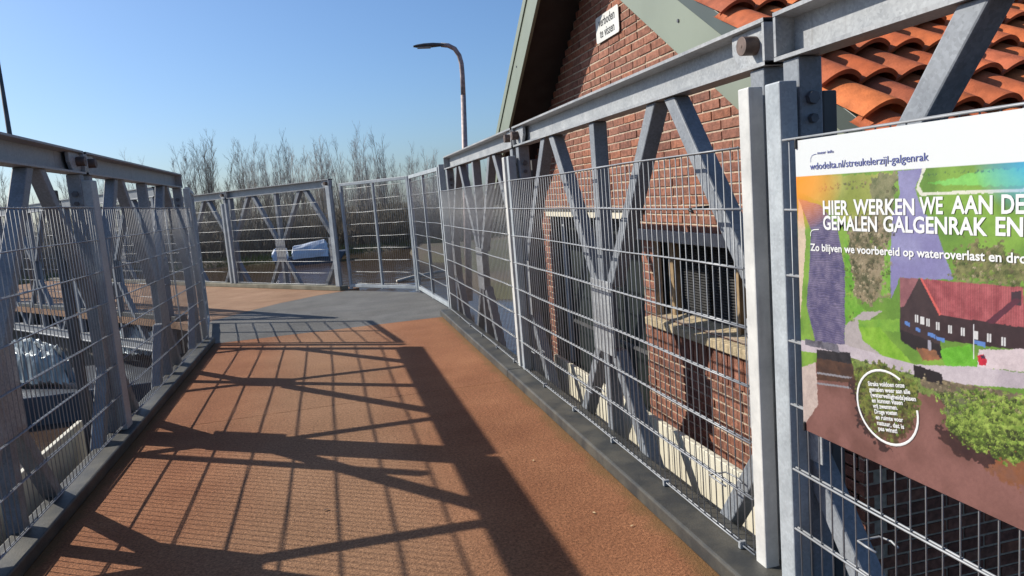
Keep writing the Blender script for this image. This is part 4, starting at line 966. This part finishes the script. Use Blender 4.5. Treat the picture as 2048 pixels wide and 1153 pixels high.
tree_proto('bare_tree', 78, 6.6, 9, .14, 26, 'bark_dark', 'dark bare tree at the left picture edge behind the railing', None, (-17.0, 46.0, GZ))
# brush under the trees: nobody could count these stems
b = MB(); rb = random.Random(9)
for i in range(9000):
    x = rb.uniform(-27, 18); y = 42.2+abs(rb.gauss(0, 5.5)); h = (rb.uniform(1.0, 2.5) if i % 5 else rb.uniform(1.6, 3.8))*(1.0 if x < 6 else .75)*(0.7 if y < 43 else 1)
    p = Vector((x, y, GZ-.1)); d = Vector((rb.gauss(0, .22), rb.gauss(0, .22), 1)).normalized()
    q = p+d*h; r = rb.uniform(.012, .026); b.tube(p, q, r, r*.4, n=3, cap=False)
    for j in range(2):
        a = p+d*h*rb.uniform(.3, .8); e = (d+Vector((rb.gauss(0, .5), rb.gauss(0, .5), .1))).normalized(); b.tube(a, a+e*h*.35, r*.6, r*.25, n=3, cap=False)
stuff(b.build('brush', M['brush']))
# reeds and tussocks at the water's edge
b = MB(); rb = random.Random(19)
for i in range(5000):
    x = rb.uniform(-26, 14); y = 40.6+rb.uniform(0, 2.2)+.8*math.sin(x*.4); h = rb.uniform(.15, .55)
    p = Vector((x, y, Z(-2.55))); q = p+Vector((rb.gauss(0, .1), rb.gauss(0, .1), h)); w_ = Vector((rb.uniform(.01, .04), 0, 0)); b.add([p-w_, p+w_, q], [(0, 1, 2)])
M['reed'] = mat('grass blades', (0.075, 0.12, 0.022), .9, 0, 0, .5, 0, 1, .2, (.16, .13, .06))
stuff(b.build('bank_grass', M['reed']))

# ------------------------------------------------------------------ small things on the deck
rl = random.Random(3)
def leaf(x, y, s, a, m, label):
    b = MB(); c, d = math.cos(a), math.sin(a); pts = [(-1, 0, .2), (-.3, .4, .5), (.5, .35, .35), (1, 0, .15), (.45, -.35, .45), (-.35, -.38, .55)]
    b.add([(x+(p*c-q*d)*s, y+(p*d+q*c)*s, 0.004+r*s*.5) for p, q, r in pts], [(0, 1, 2, 3, 4, 5)])
    return tag(b.build('leaf', m), label, 'leaf', 'leaves on the deck')
leaf(-0.15, 3.44, .016, .3, M['leaf_dark'], 'small black leaf lying in the sunlit middle of the deck')
leaf(0.91, 3.62, .012, 1.2, M['leaf'], 'pale leaf lying by the right kerb, farthest of the pale leaves')
leaf(0.98, 2.90, .011, 1.9, M['leaf'], 'pale leaf lying close to the right kerb, middle of the pale leaves')
leaf(1.08, 2.72, .010, .5, M['leaf'], 'pale leaf lying against the right kerb, nearest of the pale leaves')
# ties
def tie(x0, y, z, label, out=0.12):
    b = MB(); b.path([(x0-.012, y-.02, z-.01), (x0-.018, y, z), (x0+.03, y+.02, z+.004), (x0+out, y+.03, z+.006)], [.004, .006, .006, .004], 6)
    return tag(b.build('cable_tie', M['black_tie'], smooth=True), label, 'cable tie', 'ties on the mesh')
tie(1.322, 2.52, Z(-.110)-.004, 'black cable tie round the diagonal below the mesh top, near the cream post')
def wire_tie(x0, y, z, w, label):
    b = MB(); b.path([(x0-.008, y-w, z), (x0-.012, y, z+.002), (x0-.008, y+w, z), (x0+.06, y+w, z), (x0+.07, y, z), (x0+.06, y-w, z)], .0035, 6)
    return tag(b.build('wire_tie', M['wire'], smooth=True), label, 'wire tie', 'ties on the mesh')
wire_tie(1.322, 3.83, Z(-1.13), .06, 'bent wire tie round the middle post at the foot of the right truss')
wire_tie(1.322, 4.98, Z(-1.13), .05, 'bent wire tie round the diagonal by the middle right joint')
wire_tie(1.322, 2.42, Z(-1.13), .06, 'bent wire tie round the diagonal beside the cream post')
wire_tie(1.322, 1.62, Z(-1.02), .035, 'bent wire tie below the information board')
